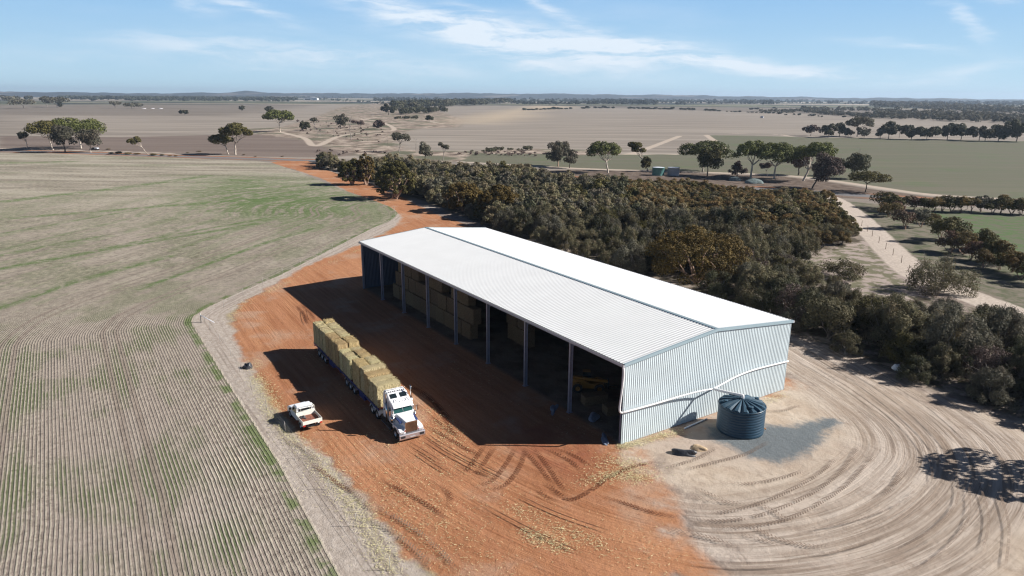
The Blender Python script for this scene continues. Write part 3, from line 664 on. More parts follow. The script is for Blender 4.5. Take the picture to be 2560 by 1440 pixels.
for a_, r_h, rr_ in ((RAD(158), 1.75, .27), (RAD(255), 1.85, .24), (RAD(345), 1.85, .30), (RAD(60), 1.8, .22)):
    b = MB(); cx, cy = r_h*cos(a_), r_h*sin(a_)
    b.lathe([(rr_*.8, 2.75), (rr_*.85, 3.0), (rr_, 3.02), (rr_, 3.09), (rr_*.7, 3.1), (0, 3.07)], 20, (cx, cy)); b.build('hatch', MT['tanktop'], tank)
b = MB(); a_ = RAD(232); b.tube([(2.42*cos(a_), 2.42*sin(a_), .18), (2.75*cos(a_), 2.75*sin(a_), .18), (2.75*cos(a_), 2.75*sin(a_), .08)], .05, 8); b.build('outlet_tap', MT['amber'], tank)
for zz, hh, k in ((1.95, .14, 'red'), (1.72, .04, 'bagw'), (1.5, .12, 'bagw')):
    b = MB(); a0 = RAD(216.5); n = 4
    V = [];
    for i in range(n+1):
        t = a0+RAD(4.5)*i/n; V += [(2.495*cos(t), 2.495*sin(t), zz), (2.495*cos(t), 2.495*sin(t), zz+hh)]
    b.raw(V, [(2*i, 2*i+2, 2*i+3, 2*i+1) for i in range(n)]); b.build('sticker', MT[k], tank)
# loose pipe, wrapped bundle, bags and sheets
p0, p1 = at(1711, 1073), at(1767, 1049)
b = MB(); mid = (p0+p1)/2; d = p1-p0; ln = np.linalg.norm(d)
b.tube([(-ln/2, 0, .08), (0, .01, .09), (ln/2, 0, .08)], .08, 10)
o = b.build('loose_pipe', MT['pvc']); o.location = (mid[0], mid[1], 0); o.rotation_euler = (0, 0, math.atan2(d[1], d[0]))
props(o, 'length of white plastic pipe lying at the foot of the shed wall', 'pipe')
def lump(name, loc, size, m, seed, label, cat, rz=0.0, rough=0.25, parent=None):
    rs = np.random.RandomState(seed); n, k = 26, 14; V = []; F = []
    f1 = rs.rand(8, 3)*4-2; ph_ = rs.rand(8)*6
    for i in range(k+1):
        for jx in range(n):
            t = 2*pi*jx/n; q = pi/2*i/k; d = np.array([cos(t)*cos(q), sin(t)*cos(q), sin(q)])
            w = 1+rough*sum(math.sin(f1[a]@d*2.2+ph_[a]) for a in range(8))/3.0
            V.append((d[0]*w*size[0], d[1]*w*size[1], max(0, d[2]*w*size[2])))
    for i in range(k):
        for jx in range(n):
            a = i*n+jx; c2 = i*n+(jx+1) % n; F.append((a, c2, c2+n, a+n))
    b = MB(); b.raw(V, F, True); o = b.build(name, m, parent); o.location = loc; o.rotation_euler = (0, 0, rz)
    if label: props(o, label, cat)
    return o
q = at(1716, 1136)
lump('wrapped_bundle', (q[0], q[1], 0), (1.05, .5, .42), MT['plastic'], 3, 'crumpled black plastic bundle lying on the sand near the tank', 'plastic bundle', math.atan2(CR[1], CR[0])-.25, .35)
q = at(1748, 1122); lump('sand_heap', (q[0], q[1], 0), (.8, .5, .3), simple('heap_sand', (.48, .36, .24), .95, 0, .1, .2, 4, .05, 12), 5, 'small heap of sand behind the black plastic bundle', 'sand heap', 0.5, .2)
q = at(2243, 925); lump('white_bag', (q[0], q[1], 0), (.65, .5, .75), MT['bagw'], 8, 'white bulk bag dumped at the edge of the thicket', 'bag', 0.3, .3)
q = at(619, 920); lump('dark_bundle', (q[0], q[1], 0), (.6, .5, .62), MT['plastic'], 12, 'dark drum-like bundle beside the track left of the bale truck', 'bundle', 0.3, .2)  # dark drum-like wrapped bundle, modelled as one lump
for (px, py), sz_, rz_, lab in (((1484, 1046), (.9, .5, .35), 2.3, 'bluish plastic sheet crumpled on the shed floor under the hay bale'), ((1512, 1102), (.95, .3, .18), 2.6, 'pale plastic sheet lying inside the shed near the front corner'),
                                ((1385, 1022), (1.2, .35, .12), 2.4, 'dark blue plastic sheet at the foot of the nearest shed column')):
    q = at(px, py); lump('plastic_sheet', (q[0], q[1], 0), sz_, MT['tarp'], px, lab, 'plastic sheet', rz_, .4)

# ------------------------------------------------------------------ bales
def bale_mesh(name, dx, dy, dz, m, seed, fuzz=420):
    rs = np.random.RandomState(seed); V = []; F = []; N = 7
    def face(o, u, v):
        b0 = len(V)
        for i in range(N+1):
            for j_ in range(N+1):
                V.append(np.array(o)+np.array(u)*i/N+np.array(v)*j_/N)
        for i in range(N):
            for j_ in range(N):
                a = b0+i*(N+1)+j_; F.append((a, a+N+1, a+N+2, a+1))
    x, y, z = dx/2, dy/2, dz
    face((-x,-y,0),(0,2*y,0),(2*x,0,0)); face((-x,-y,z),(2*x,0,0),(0,2*y,0)); face((-x,-y,0),(2*x,0,0),(0,0,z)); face((-x,y,0),(0,0,z),(2*x,0,0))
    face((-x,-y,0),(0,0,z),(0,2*y,0)); face((x,-y,0),(0,2*y,0),(0,0,z))
    V = np.array(V); q = V.copy(); q[:, 2] -= z/2; nrm = q/np.array([x, y, z/2]); m_ = np.sort(np.abs(nrm), 1)
    edge = np.clip((m_[:, 1]-.72)/.28, 0, 1); V -= nrm*(edge**2*.02)[:, None]
    key = np.round(V*50).astype(int); h = np.array([hash((seed,)+tuple(k)) % 1000/1000. for k in key])
    V += nrm*((h-.5)*.03)[:, None]; V[:, 2] = np.maximum(V[:, 2], 0)
    # loose straws on every face, more along the edges
    n = fuzz//2; pts = rs.uniform(-1, 1, (n, 3)); ax = rs.randint(0, 3, n); sg = np.where(rs.rand(n) < .5, -1, 1)
    ed = rs.rand(n) < .5; ax2 = (ax+1+rs.randint(0, 2, n)) % 3
    pts[np.arange(n), ax] = sg; pts[ed, ax2[ed]] = np.where(rs.rand(ed.sum()) < .5, -1, 1)*.98
    c0 = pts*np.array([x, y, z/2])*.985; c0[:, 2] += z/2; d = rs.normal(size=(n, 3)); d += pts*.7; d /= np.linalg.norm(d, axis=1)[:, None]
    w = np.cross(d, rs.normal(size=(n, 3))); w /= np.linalg.norm(w, axis=1)[:, None]; ln = rs.uniform(.03, .10, n)[:, None]; wd = rs.uniform(.012, .025, n)[:, None]
    Q = np.stack([c0-w*wd, c0+w*wd, c0+d*ln+w*wd*.4, c0+d*ln-w*wd*.4], 1).reshape(-1, 3); Q[:, 2] = np.maximum(Q[:, 2], .01)
    FF = np.vstack([np.array(F), np.arange(4*n).reshape(-1, 4)+len(V)])
    return mesh_np(name, np.vstack([V, Q]), FF, m)
BM = {k: [bale_mesh('bale', 1.22, 1.24, 1.0, MT[k], s_+7) for s_ in range(3)] for k in ('hay', 'hayb')}
BLAY = [bale_mesh('bale', 2.4, 1.2, 1.0, MT['hay_shade'], s_+20, 500) for s_ in range(3)]
RIG_O = np.array([11.45, 15.85]); RIG_A = RAD(-1.8); rb = np.array([cos(RIG_A), sin(RIG_A)]); rl = np.array([-sin(RIG_A), cos(RIG_A)])
def rig(s_, l_): return RIG_O+rb*s_+rl*l_
rs = np.random.RandomState(4)
def bale(s0, s1, side, z0, z1, kind, lab, full=False):
    me = BM[kind][rs.randint(3)]; o = bpy.data.objects.new('straw_bale', me); COL.objects.link(o)
    q = rig((s0+s1)/2, 0 if full else side*.64); o.location = (q[0]+rs.normal()*.015, q[1]+rs.normal()*.02, z0)
    o.rotation_euler = (0, 0, RIG_A+rs.normal()*.012); o.scale = ((s1-s0)/1.22*.985, (2.5 if full else 1.22)/1.24*1.0, z1-z0)
    props(o, lab, 'bale', 'straw bales loaded on the truck'); return o
SIDE = {1: 'camera side', -1: 'shed side'}
n = 8
ORD = ['rearmost', 'second from the back', 'third from the back', 'fourth from the back', 'fifth from the back', 'sixth from the back', 'seventh from the back', 'front']
pal = {1: ['hay', 'hay', 'hay', 'hay', 'hayb', 'hayb', 'hayb', 'hayb'], -1: ['hayb', 'hay', 'hay', 'hay', 'hay', 'hay', 'hayb', 'hayb']}
for k in range(n):
    s1 = 27.2-k*1.25
    for sd in (1, -1):
        dz = .12 if (sd == -1 and k in (0, 6, 7)) or (sd == 1 and k == 7) else rs.uniform(-.03, .03)
        bale(s1-1.23, s1, sd, 1.3, 4.0+dz, pal[sd][k], f'upright straw bale on the rear trailer, {ORD[k]}, {"outer row facing the field" if sd==1 else "row nearest the shed"}')
for k in range(3):
    s1 = 17.1-k*1.3
    for sd in (1, -1):
        bale(s1-1.27, s1, sd, 1.3, (3.62 if sd == 1 else 3.62+(.14 if k > 0 else 0))-(.0), 'hay' if sd == 1 or k == 0 else 'hayb', f'straw bale of the low middle stack on the truck, {["back","centre","front"][k]}, {"field side" if sd==1 else "shed side"}')
for k in range(2):
    s1 = 12.55-k*1.22
    for sd in (1, -1):
        bale(s1-1.2, s1, sd, 1.3, 4.0, 'hayb' if sd == 1 else 'hay', f'tall straw bale behind the pale cross bale, {["rear","front"][k]} {"brown one on the field side" if sd==1 else "pale one on the shed side"}')
bale(8.95, 10.1, 0, 1.3, 4.02, 'hay', 'pale straw bale lying across the front trailer, highest of the front stack', True)
bale(7.75, 8.92, 0, 1.3, 3.78, 'hayb', 'brown straw bale lying across the load, one step above the front pair', True)
for k in range(2):
    s1 = 7.7-k*1.3; bale(s1-1.27, s1, 0, 1.3, 3.58, 'hay', f'{["second","foremost"][k]} low pale straw bale behind the truck cab', True)
# bales stacked inside the shed
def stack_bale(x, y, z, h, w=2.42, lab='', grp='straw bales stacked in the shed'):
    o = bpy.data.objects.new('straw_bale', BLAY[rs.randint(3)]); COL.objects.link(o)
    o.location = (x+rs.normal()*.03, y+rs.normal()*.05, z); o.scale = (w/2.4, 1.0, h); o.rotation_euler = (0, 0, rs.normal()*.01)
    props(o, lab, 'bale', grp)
TN = ['bottom', 'middle', 'top']; CN = 'first second third fourth fifth sixth seventh eighth ninth tenth'.split()
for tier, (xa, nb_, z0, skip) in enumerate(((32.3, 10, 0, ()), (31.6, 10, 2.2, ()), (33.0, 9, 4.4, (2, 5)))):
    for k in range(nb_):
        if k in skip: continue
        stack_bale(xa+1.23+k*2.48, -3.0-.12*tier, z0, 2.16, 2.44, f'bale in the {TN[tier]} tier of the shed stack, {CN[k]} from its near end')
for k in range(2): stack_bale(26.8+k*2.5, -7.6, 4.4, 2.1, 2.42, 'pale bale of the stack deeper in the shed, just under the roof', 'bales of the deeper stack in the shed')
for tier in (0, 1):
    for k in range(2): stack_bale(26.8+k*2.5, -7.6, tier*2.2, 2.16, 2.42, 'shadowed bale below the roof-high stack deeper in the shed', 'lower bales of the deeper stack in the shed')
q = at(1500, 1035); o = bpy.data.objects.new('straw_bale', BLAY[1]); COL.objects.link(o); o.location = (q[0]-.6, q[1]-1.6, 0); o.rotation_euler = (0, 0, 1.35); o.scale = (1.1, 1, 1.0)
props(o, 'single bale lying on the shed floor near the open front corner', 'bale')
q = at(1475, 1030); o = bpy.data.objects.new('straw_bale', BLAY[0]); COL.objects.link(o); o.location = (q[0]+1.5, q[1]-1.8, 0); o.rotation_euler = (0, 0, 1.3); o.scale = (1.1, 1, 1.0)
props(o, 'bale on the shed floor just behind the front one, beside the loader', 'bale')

# ------------------------------------------------------------------ vehicles
def wheel(parent, x, y, r=0.5, w=0.28, rimm=None, rimr=.55, side=1, name='wheel'):
    """tyre mesh with its rim as a child, axle along y"""
    def ring(prof, n=24):
        b = MB(); V = []; F = []
        for rr_, yy in prof:
            for k in range(n): V.append((x+rr_*cos(2*pi*k/n), y+yy, r+rr_*sin(2*pi*k/n)))
        for i in range(len(prof)-1):
            for k in range(n): a = i*n+k; c2 = i*n+(k+1) % n; F.append((a, c2, c2+n, a+n))
        b.raw(V, F, True); return b
    hw = w/2; ri = r*rimr
    t = ring([(ri, -hw), (r*.93, -hw), (r, -hw*.75), (r, hw*.75), (r*.93, hw), (ri, hw), (ri, -hw)]).build(name, MT['tyre'], parent)
    ring([(0, side*hw*.55), (ri*.35, side*hw*.6), (ri*.42, side*hw*.15), (ri*.9, side*hw*.1), (ri, side*hw*.95), (ri, -side*hw*.9), (0, -side*hw*.85)]).build('rim', rimm or MT['alu'], t)
def guard(parent, x, y0, y1, r, m, zc=.5, t=.03, a0=10, a1=170, name='mudguard'):
    b = MB(); n = 12; V = []; F = []
    for i in range(n+1):
        a = RAD(a0+(a1-a0)*i/n)
        for rr_ in (r, r+t):
            for yy in (y0, y1): V.append((x+rr_*cos(a), yy, zc+rr_*sin(a)))
    for i in range(n):
        a = i*4; F += [(a, a+4, a+5, a+1), (a+2, a+3, a+7, a+6), (a+1, a+5, a+7, a+3), (a, a+2, a+6, a+4)]
    b.raw(V, F); b.build(name, m, parent)
tq = rig(-.42, .02); tr = thing('truck', 'white bonneted road-train truck with chrome stacks and a polished bumper, hauling straw bales', 'truck', (tq[0], tq[1], 0), RIG_A)
# nose at x=0, length runs along +x; y>0 is the field side
b = MB(); b.prism([(-.02, .28), (.16, .24), (.18, .78), (.02, .80), (-.06, .74), (-.08, .40)], -1.28, 1.28); b.build('bumper', MT['alu'], tr, .02)
for s in (1, -1):
    MB().box(-.095, -.07, min(s*.72, s*1.15), max(s*.72, s*1.15), .46, .66).build('fog_lamp', MT['black'], tr)
MB().box(-.10, -.08, -.26, .26, .42, .53).build('number_plate', MT['lens'], tr)
b = MB(); b.box(.18, .30, -.56, .56, .72, 1.82); gr_ = b.build('grille', MT['black'], tr)
b = MB(); b.box(.14, .19, -.60, -.53, .70, 1.86); b.box(.14, .19, .53, .60, .70, 1.86); b.box(.14, .19, -.53, .53, 1.78, 1.88); b.box(.14, .19, -.53, .53, .70, .76)
for k in range(-6, 7): b.box(.145, .18, k*.078-.018, k*.078+.018, .76, 1.78)
b.build('grille_frame', MT['chrome'], gr_)
b = MB()
pro = [(.30, .58, 1.86, .98), (1.1, .70, 1.98, .98), (1.98, .88, 2.10, .98)]
V = []; F = []
for x, hw, zt, zb in pro:
    V += [(x, -hw, zb), (x, -hw, zt-.22), (x, -hw+.14, zt-.05), (x, 0, zt), (x, hw-.14, zt-.05), (x, hw, zt-.22), (x, hw, zb)]
for i in range(2):
    for k in range(6): a = i*7+k; F.append((a, a+1, a+8, a+7))
F += [tuple(range(6, -1, -1)), tuple(range(14, 21))]
b.raw(V, F); hood = b.build('bonnet', MT['white'], tr, .03)
MB().box(.5, 1.9, -.012, .012, 1.97, 2.09)
for s in (1, -1):
    V = []; y0, y1 = s*.60, s*1.20
    pr = [(.12, .80), (.16, 1.10), (.45, 1.25), (1.1, 1.28), (1.7, 1.20), (1.95, .95), (1.78, .80), (1.66, .80), (1.58, .98), (1.35, 1.08), (1.05, 1.08), (.80, .98), (.62, .78)]
    b = MB(); b.prism(pr, min(y0, y1), max(y0, y1)); b.build('wing', MT['white'], tr, .04)
    b = MB(); b.box(.07, .13, min(s*.72, s*1.14), max(s*.72, s*1.14), .84, 1.04); b.build('headlamp', MT['lens'], tr, .02)
    b = MB(); b.tube([(.10, s*.66, 1.22), (.20, s*.66, 1.22)], .07, 10); b.build('indicator', MT['lens'], tr)
    b = MB(); b.tube([(.10, s*.66, 1.06), (.20, s*.66, 1.06)], .05, 10); b.build('marker_lamp', MT['red'], tr)
    wheel(tr, 1.18, s*1.08, .50, .30, side=s)
    for xx in (5.95, 7.35):
        wheel(tr, xx, s*.98, .50, .50, side=s); guard(tr, xx, min(s*.70, s*1.24), max(s*.70, s*1.24), .57, MT['white'])
    b = MB(); b.tube([(2.35, s*.75, .62), (3.9, s*.75, .62)], .34, 16) if s < 0 else b.box(2.3, 5.0, .62, 1.18, .42, .92)
    b.build('fuel_tank', MT['black'] if s > 0 else MT['alu'], tr)
    MB().box(2.3, 4.9, min(s*1.10, s*1.22), max(s*1.10, s*1.22), .30, .36).build('side_step', MT['alu'], tr)
    b = MB(); b.tube([(2.02, s*1.10, 1.30), (2.02, s*1.10, 1.86)], .20, 16); b.tube([(2.02, s*1.10, 1.86), (2.02, s*1.10, 1.92)], .15, 16); b.tube([(2.04, s*1.04, 1.9), (2.06, s*1.0, 2.7)], .055, 8); b.build('air_cleaner', MT['chrome'], tr)
    b = MB(); b.tube([(3.05, s*1.26, 1.0), (3.05, s*1.26, 2.9)], .125, 14); b.tube([(3.05, s*1.26, 2.9), (3.05, s*1.26, 3.75), (3.08, s*1.27, 3.95), (3.2, s*1.28, 4.08)], .075, 12); b.build('exhaust_stack', MT['chrome'], tr)
    b = MB(); b.tube([(2.15, s*1.0, 2.35), (1.95, s*1.36, 2.45)], .02, 6); b.box(1.88, 1.97, min(s*1.30, s*1.48), max(s*1.30, s*1.48), 2.02, 2.50); b.build('mirror', MT['chrome'], tr)
# chassis
b = MB(); b.box(1.9, 7.9, -.45, -.33, .75, .98); b.box(1.9, 7.9, .33, .45, .75, .98); b.box(5.2, 7.4, -.5, .5, .98, 1.12); b.box(.4, 2.0, -.4, .4, .5, .95); b.build('chassis', MT['bluec'], tr)
# cab and sleeper in one shell: outline in x,z
shell = [(1.98, 1.0), (1.98, 2.06), (2.28, 2.66), (2.10, 2.74), (2.22, 2.86), (2.9, 3.08), (3.55, 3.48), (4.35, 3.58), (4.46, 3.46), (4.46, 1.0)]
cabm = MB()
n = len(shell); V = []; F = []
for fy, tw in ((-1.12, 0), (-1.0, 1), (1.0, 1), (1.12, 0)):
    for x, z in shell:
        zz = z+.06*tw*(z > 2.7); xx = x+(0.03 if tw == 0 and x < 2.4 else 0); yy = fy*(1-.10*max(0, (z-2.1))/1.4) if tw == 0 else fy*(1-.08*max(0, (z-2.1))/1.4)
        V.append((xx, yy, zz))
for k in range(3):
    for i in range(n): a = k*n+i; c2 = k*n+(i+1) % n; F.append((a, c2, c2+n, a+n))
F += [tuple(range(n-1, -1, -1)), tuple(range(3*n, 4*n))]
cab = cabm.raw(V, F).build('cab', MT['white'], tr, .035)
for s in (1, -1):
    b = MB(); e0, e1 = (s*.03, s*.93)
    b.hexa([(1.955, e0, 2.10), (1.985, e0, 2.10), (1.985, e1*1.0, 2.10), (1.975, e1, 2.10)], [(2.225, e0, 2.60), (2.255, e0, 2.60), (2.255, e1*.95, 2.60), (2.235, e1*.95, 2.60)])
    b.build('windscreen', MT['wind'], tr)
    b = MB(); y0, y1 = s*.16, s*.84
    def rz_(x): return 3.14+(x-2.9)/.65*.40+.012
    b.hexa([(2.98, y0, rz_(2.98)), (3.42, y0, rz_(3.42)), (3.42, y1*.97, rz_(3.42)), (2.98, y1, rz_(2.98))], [(2.98, y0, rz_(2.98)+.03), (3.42, y0, rz_(3.42)+.03), (3.42, y1*.97, rz_(3.42)+.03), (2.98, y1, rz_(2.98)+.03)])
    b.build('roof_window', MT['glass'], tr, .01)
    MB().box(2.40, 2.85, min(s*1.10, s*1.13), max(s*1.10, s*1.13), 2.02, 2.52).build('side_window', MT['glass'], tr)
    b = MB(); b.prism([(3.2, 2.75), (3.9, 2.55), (4.1, 2.3), (3.9, 2.45), (3.2, 2.65)], min(s*1.06, s*1.10), max(s*1.06, s*1.10)); b.prism([(3.1, 1.9), (3.9, 2.0), (4.1, 1.7), (3.9, 1.85), (3.1, 1.78)], min(s*1.11, s*1.14), max(s*1.11, s*1.14)); b.build('stripe', MT['stripe'], tr)
    b = MB(); b.prism([(.75, 1.72), (1.7, 1.85), (1.95, 1.60), (1.7, 1.68), (.75, 1.58)], min(s*.66, s*.905), max(s*.66, s*.905)); b.build('bonnet_stripe', MT['stripe'], hood)
b = MB(); b.hexa([(1.92, -1.0, 2.62), (2.25, -1.0, 2.62), (2.25, 1.0, 2.62), (1.92, 1.0, 2.62)], [(2.05, -.98, 2.84), (2.25, -.98, 2.84), (2.25, .98, 2.84), (2.05, .98, 2.84)]); b.build('sun_visor', MT['white'], tr, .02)
for row_x, row_z, ys in ((2.45, 2.98, (-.8, -.4, -.13, .13, .4, .8)), (3.66, 3.60, (-.78, -.56, -.34, -.12, .14, .36, .58, .80))):
    for y in ys:
        b = MB(); b.tube([(row_x, y, row_z-.02), (row_x, y, row_z+.07)], .045, 8); b.build('roof_lamp', MT['lens'] if row_x < 3 else MT['black'], tr)
b = MB(); b.tube([(2.35, -.62, 3.12), (2.75, -.62, 3.18)], .03, 6); b.tube([(2.35, .55, 3.12), (2.75, .55, 3.18)], .03, 6); b.build('air_horn', MT['chrome'], tr)
b = MB(); b.tube([(4.08, -1.0, 3.64), (4.08, 1.0, 3.64)], .025, 6); b.tube([(4.08, -1.0, 3.5), (4.08, -1.0, 3.64)], .02, 6); b.tube([(4.08, 1.0, 3.5), (4.08, 1.0, 3.64)], .02, 6); b.build('roof_rail', MT['chrome'], tr)
# trailers
for lab, s0, s1, axles in (('front flat-deck trailer carrying the stepped straw load behind the cab', 4.85, 17.3, (12.4, 13.65, 14.9)), ('rear flat-deck trailer under the tallest row of straw bales', 16.2, 27.4, (22.9, 24.15, 25.4))):
    q = rig(s0, 0); t = thing('flatbed_trailer', lab, 'trailer', (q[0], q[1], 0), RIG_A); ln = s1-s0
    a0 = 0.1 if s0 < 10 else 1.2
    b = MB(); b.box(a0 if s0 < 10 else a0, ln, -1.24, 1.24, 1.20, 1.29); b.build('deck', MT['rust'], t)
    b = MB(); b.box(a0, ln, -1.26, -1.20, 1.08, 1.30); b.box(a0, ln, 1.20, 1.26, 1.08, 1.30); b.box(a0, ln, -.5, -.38, .85, 1.19); b.box(a0, ln, .38, .5, .85, 1.19)
    b.box(ln-.1, ln, -1.19, 1.19, .8, 1.19); b.build('frame', MT['bluec'], t)
    for ax in axles:
        for s in (1, -1):
            wheel(t, ax-s0, s*.98, .50, .48, side=s); guard(t, ax-s0, min(s*.72, s*1.25), max(s*.72, s*1.25), .56, MT['alu'], zc=.5, a0=15, a1=165)
    b = MB(); b.box(axles[0]-s0-3.2, axles[0]-s0-1.6, .9, 1.2, .5, 1.05); b.build('tool_box', MT['bluec'], t)

# ---- the white ute with its rusty tray
ute = thing('utility_truck', 'white tray-back ute with a ladder rack and rust-red tray floor', 'ute', (20.35, 23.12, 0), RAD(1.5))
def U(x): return x-20.35
shell = [(U(19.98), .45), (U(19.98), 1.15), (U(20.02), 1.66), (U(20.25), 1.76), (U(20.95), 1.76), (U(21.55), 1.22), (U(22.55), 1.06), (U(22.78), .92), (U(22.85), .42)]
V = []; F = []; n = len(shell)
for fy in (-.90, -.80, .80, .90):
    for x, z in shell:
        o_ = abs(fy) > .85; tz = max(0, z-1.15)
        V.append((x, fy*(1-.22*tz) , z-(.05 if o_ and z > 1 else 0)))
for k in range(3):
    for i in range(n): a = k*n+i; c2 = k*n+(i+1) % n; F.append((a, c2, c2+n, a+n))
F += [tuple(range(n-1, -1, -1)), tuple(range(3*n, 4*n))]
MB().raw(V, F).build('body', MT['white'], ute, .03)
MB().hexa([(U(21.50), -.66, 1.27), (U(21.60), -.66, 1.23), (U(21.60), .66, 1.23), (U(21.50), .66, 1.27)], [(U(20.97), -.62, 1.73), (U(21.02), -.62, 1.72), (U(21.02), .62, 1.72), (U(20.97), .62, 1.73)]).build('windscreen', MT['glass'], ute)
MB().box(U(19.955), U(19.985), -.62, .62, 1.22, 1.58).build('rear_window', MT['glass'], ute)
for s in (1, -1):
    b = MB(); b.hexa([(U(20.12), s*.865, 1.16), (U(21.32), s*.865, 1.16), (U(21.32), s*.90, 1.14), (U(20.12), s*.90, 1.14)] if s > 0 else [(U(20.12), -.90, 1.14), (U(21.32), -.90, 1.14), (U(21.32), -.865, 1.16), (U(20.12), -.865, 1.16)],
                    [(U(20.15), s*.78, 1.60), (U(20.92), s*.78, 1.60), (U(20.92), s*.82, 1.58), (U(20.15), s*.82, 1.58)] if s > 0 else [(U(20.15), -.82, 1.58), (U(20.92), -.82, 1.58), (U(20.92), -.78, 1.60), (U(20.15), -.78, 1.60)])
    b.build('side_window', MT['glass'], ute)
    b = MB(); b.tube([(U(21.35), s*.88, 1.15), (U(21.38), s*1.02, 1.2)], .02, 6); b.box(U(21.30), U(21.44), min(s*.97, s*1.14), max(s*.97, s*1.14), 1.12, 1.32); b.build('mirror', MT['white'] if s < 0 else MT['black'], ute, .02)
    wheel(ute, U(22.05), s*.80, .36, .24, side=s); wheel(ute, U(18.85), s*.80, .36, .24, side=s)
    MB().box(U(22.80), U(22.87), min(s*.55, s*.85), max(s*.55, s*.85), .68, .88).build('headlamp', MT['lens'], ute)
    MB().box(U(17.88), U(17.95), min(s*.68, s*.92), max(s*.68, s*.92), .62, .74).build('tail_lamp', MT['red'], ute)
    MB().box(U(17.95), U(19.85), min(s*.90, s*.95), max(s*.90, s*.95), .84, 1.14).build('tray_side', MT['offwhite'], ute, .01)
    guard(ute, U(18.85), min(s*.66, s*.93), max(s*.66, s*.93), .42, MT['offwhite'], zc=.36)
MB().box(U(17.9), U(17.95), -.95, .95, .78, 1.14).build('tailgate', MT['offwhite'], ute, .01)
MB().box(U(19.85), U(19.9), -.95, .95, .84, 1.30).build('headboard', MT['offwhite'], ute, .01)
MB().box(U(17.96), U(19.84), -.89, .89, .78, .84).build('tray_floor', MT['rust'], ute)
b = MB(); b.box(U(17.93), U(18.02), -.5, .5, .45, .55); b.box(U(17.93), U(18.0), -.5, -.42, .55, .78); b.box(U(17.93), U(18.0), .42, .5, .55, .78); b.box(U(18.0), U(21.5), -.35, .35, .4, .55); b.build('chassis', MT['black'], ute)
b = MB(); xr = U(19.9)
b.tube([(xr, -.88, 1.14), (xr, -.88, 1.70), (xr, -.74, 1.84), (xr, .74, 1.84), (xr, .88, 1.70), (xr, .88, 1.14)], .03, 8)
b.tube([(xr, -.86, 1.62), (xr, .86, 1.62)], .022, 6); b.tube([(xr, -.88, 1.34), (xr, .88, 1.34)], .022, 6)
for yy in (-.45, .45): b.tube([(xr, yy, 1.3), (xr, yy, 1.84)], .022, 6)
b.build('ladder_rack', MT['offwhite'], ute)
lump('tool_bundle', (20.35+U(19.45), 23.12+.35, .85), (.34, .28, .18), MT['plastic'], 4, 'dark bundle of tools lying in the ute tray', 'tools', .3, .4)

# ---- yellow loader parked in the dark of the shed
q = at(1475, 985); ldr = thing('telehandler', 'yellow wheeled telehandler parked in the dark shed by the near column', 'loader', (11.4, -5.3, 0), math.atan2(-.80, -.58)); ldr.scale = (.85, .85, .85)
b = MB(); b.prism([(-2.1, .6), (-2.15, 1.5), (-1.7, 1.75), (-.6, 1.65), (.2, 1.2), (1.9, 1.1), (2.1, .7), (1.9, .5), (-1.9, .5)], -.75, .75); b.build('body', MT['yellow'], ldr, .06)
b = MB(); b.hexa([(-.7, .1, 1.3), (.5, .1, 1.2), (.5, .95, 1.2), (-.7, .95, 1.3)], [(-.6, .18, 2.4), (.25, .18, 2.4), (.25, .88, 2.4), (-.6, .88, 2.4)]); b.build('cab', MT['glass'], ldr, .03)
MB().box(-.68, .33, .12, .94, 2.4, 2.47).build('cab_roof', MT['yellow'], ldr, .02)
b = MB(); b.hexa([(-1.9, -.55, 1.7), (2.5, -.55, 1.25), (2.5, -.2, 1.25), (-1.9, -.2, 1.7)], [(-1.9, -.55, 2.05), (2.5, -.55, 1.6), (2.5, -.2, 1.6), (-1.9, -.2, 2.05)]); b.build('boom', MT['yellow'], ldr, .03)
b = MB(); b.box(2.5, 2.65, -.8, .6, .5, 1.5); b.tube([(2.6, -.5, .6), (3.7, -.5, .55)], .05, 6); b.tube([(2.6, .3, .6), (3.7, .3, .55)], .05, 6); b.build('fork', MT['black'], ldr)
for x in (-1.35, 1.4):
    for s in (1, -1): wheel(ldr, x, s*.98, .62, .40, MT['yellow'], .5, side=s); guard(ldr, x, min(s*.76, s*1.2), max(s*.76, s*1.2), .72, MT['yellow'], zc=.62, a0=35, a1=145)

# ---- a dark ute on the far road, small tanks, far shed, tin hut
q = at(236, 376); a_ = math.atan2(391.2-443.9, 1)*0+math.atan2(6.5-60.5, 391.2-443.9)
fu = thing('parked_car', 'dark ute with a pale canopy on the road by the clump of gums', 'car', (q[0], q[1], 0), a_+pi)
b = MB(); b.prism([(-2.6, .4), (-2.6, 1.05), (-.9, 1.05), (-.7, 1.1), (-.6, 1.65), (.6, 1.65), (1.1, 1.1), (2.3, 1.0), (2.5, .4)], -.9, .9); b.build('body', MT['black'], fu, .05)
MB().box(-2.55, -.8, -.88, .88, 1.06, 1.5).build('tray_load', MT['bagw'], fu, .03)
for x in (-1.6, 1.6):
    for s in (1, -1): wheel(fu, x, s*.82, .37, .24, side=s)
for px, m_, lab, wpx in ((1645, 'tankg', 'green round water tank with a pale lid beyond the woodland', 29), (1683, 'conc', 'pale concrete water tank standing right of the green tank', 28)):
    q = at(px, 438); D = np.linalg.norm(q-CAM); R_ = wpx*D/FPX/2
    t = thing('far_water_tank', lab, 'water tank', (q[0], q[1], 0))
    MB().lathe([(R_, 0), (R_, 3.1), (R_+.06, 3.12), (R_+.06, 3.22), (R_*.97, 3.24)], 40).build('tank_wall', MT[m_], t)
    MB().lathe([(R_*.97, 3.2), (R_*.6, 3.32), (0, 3.4)], 40).build('tank_lid', MT['bagw'], t)
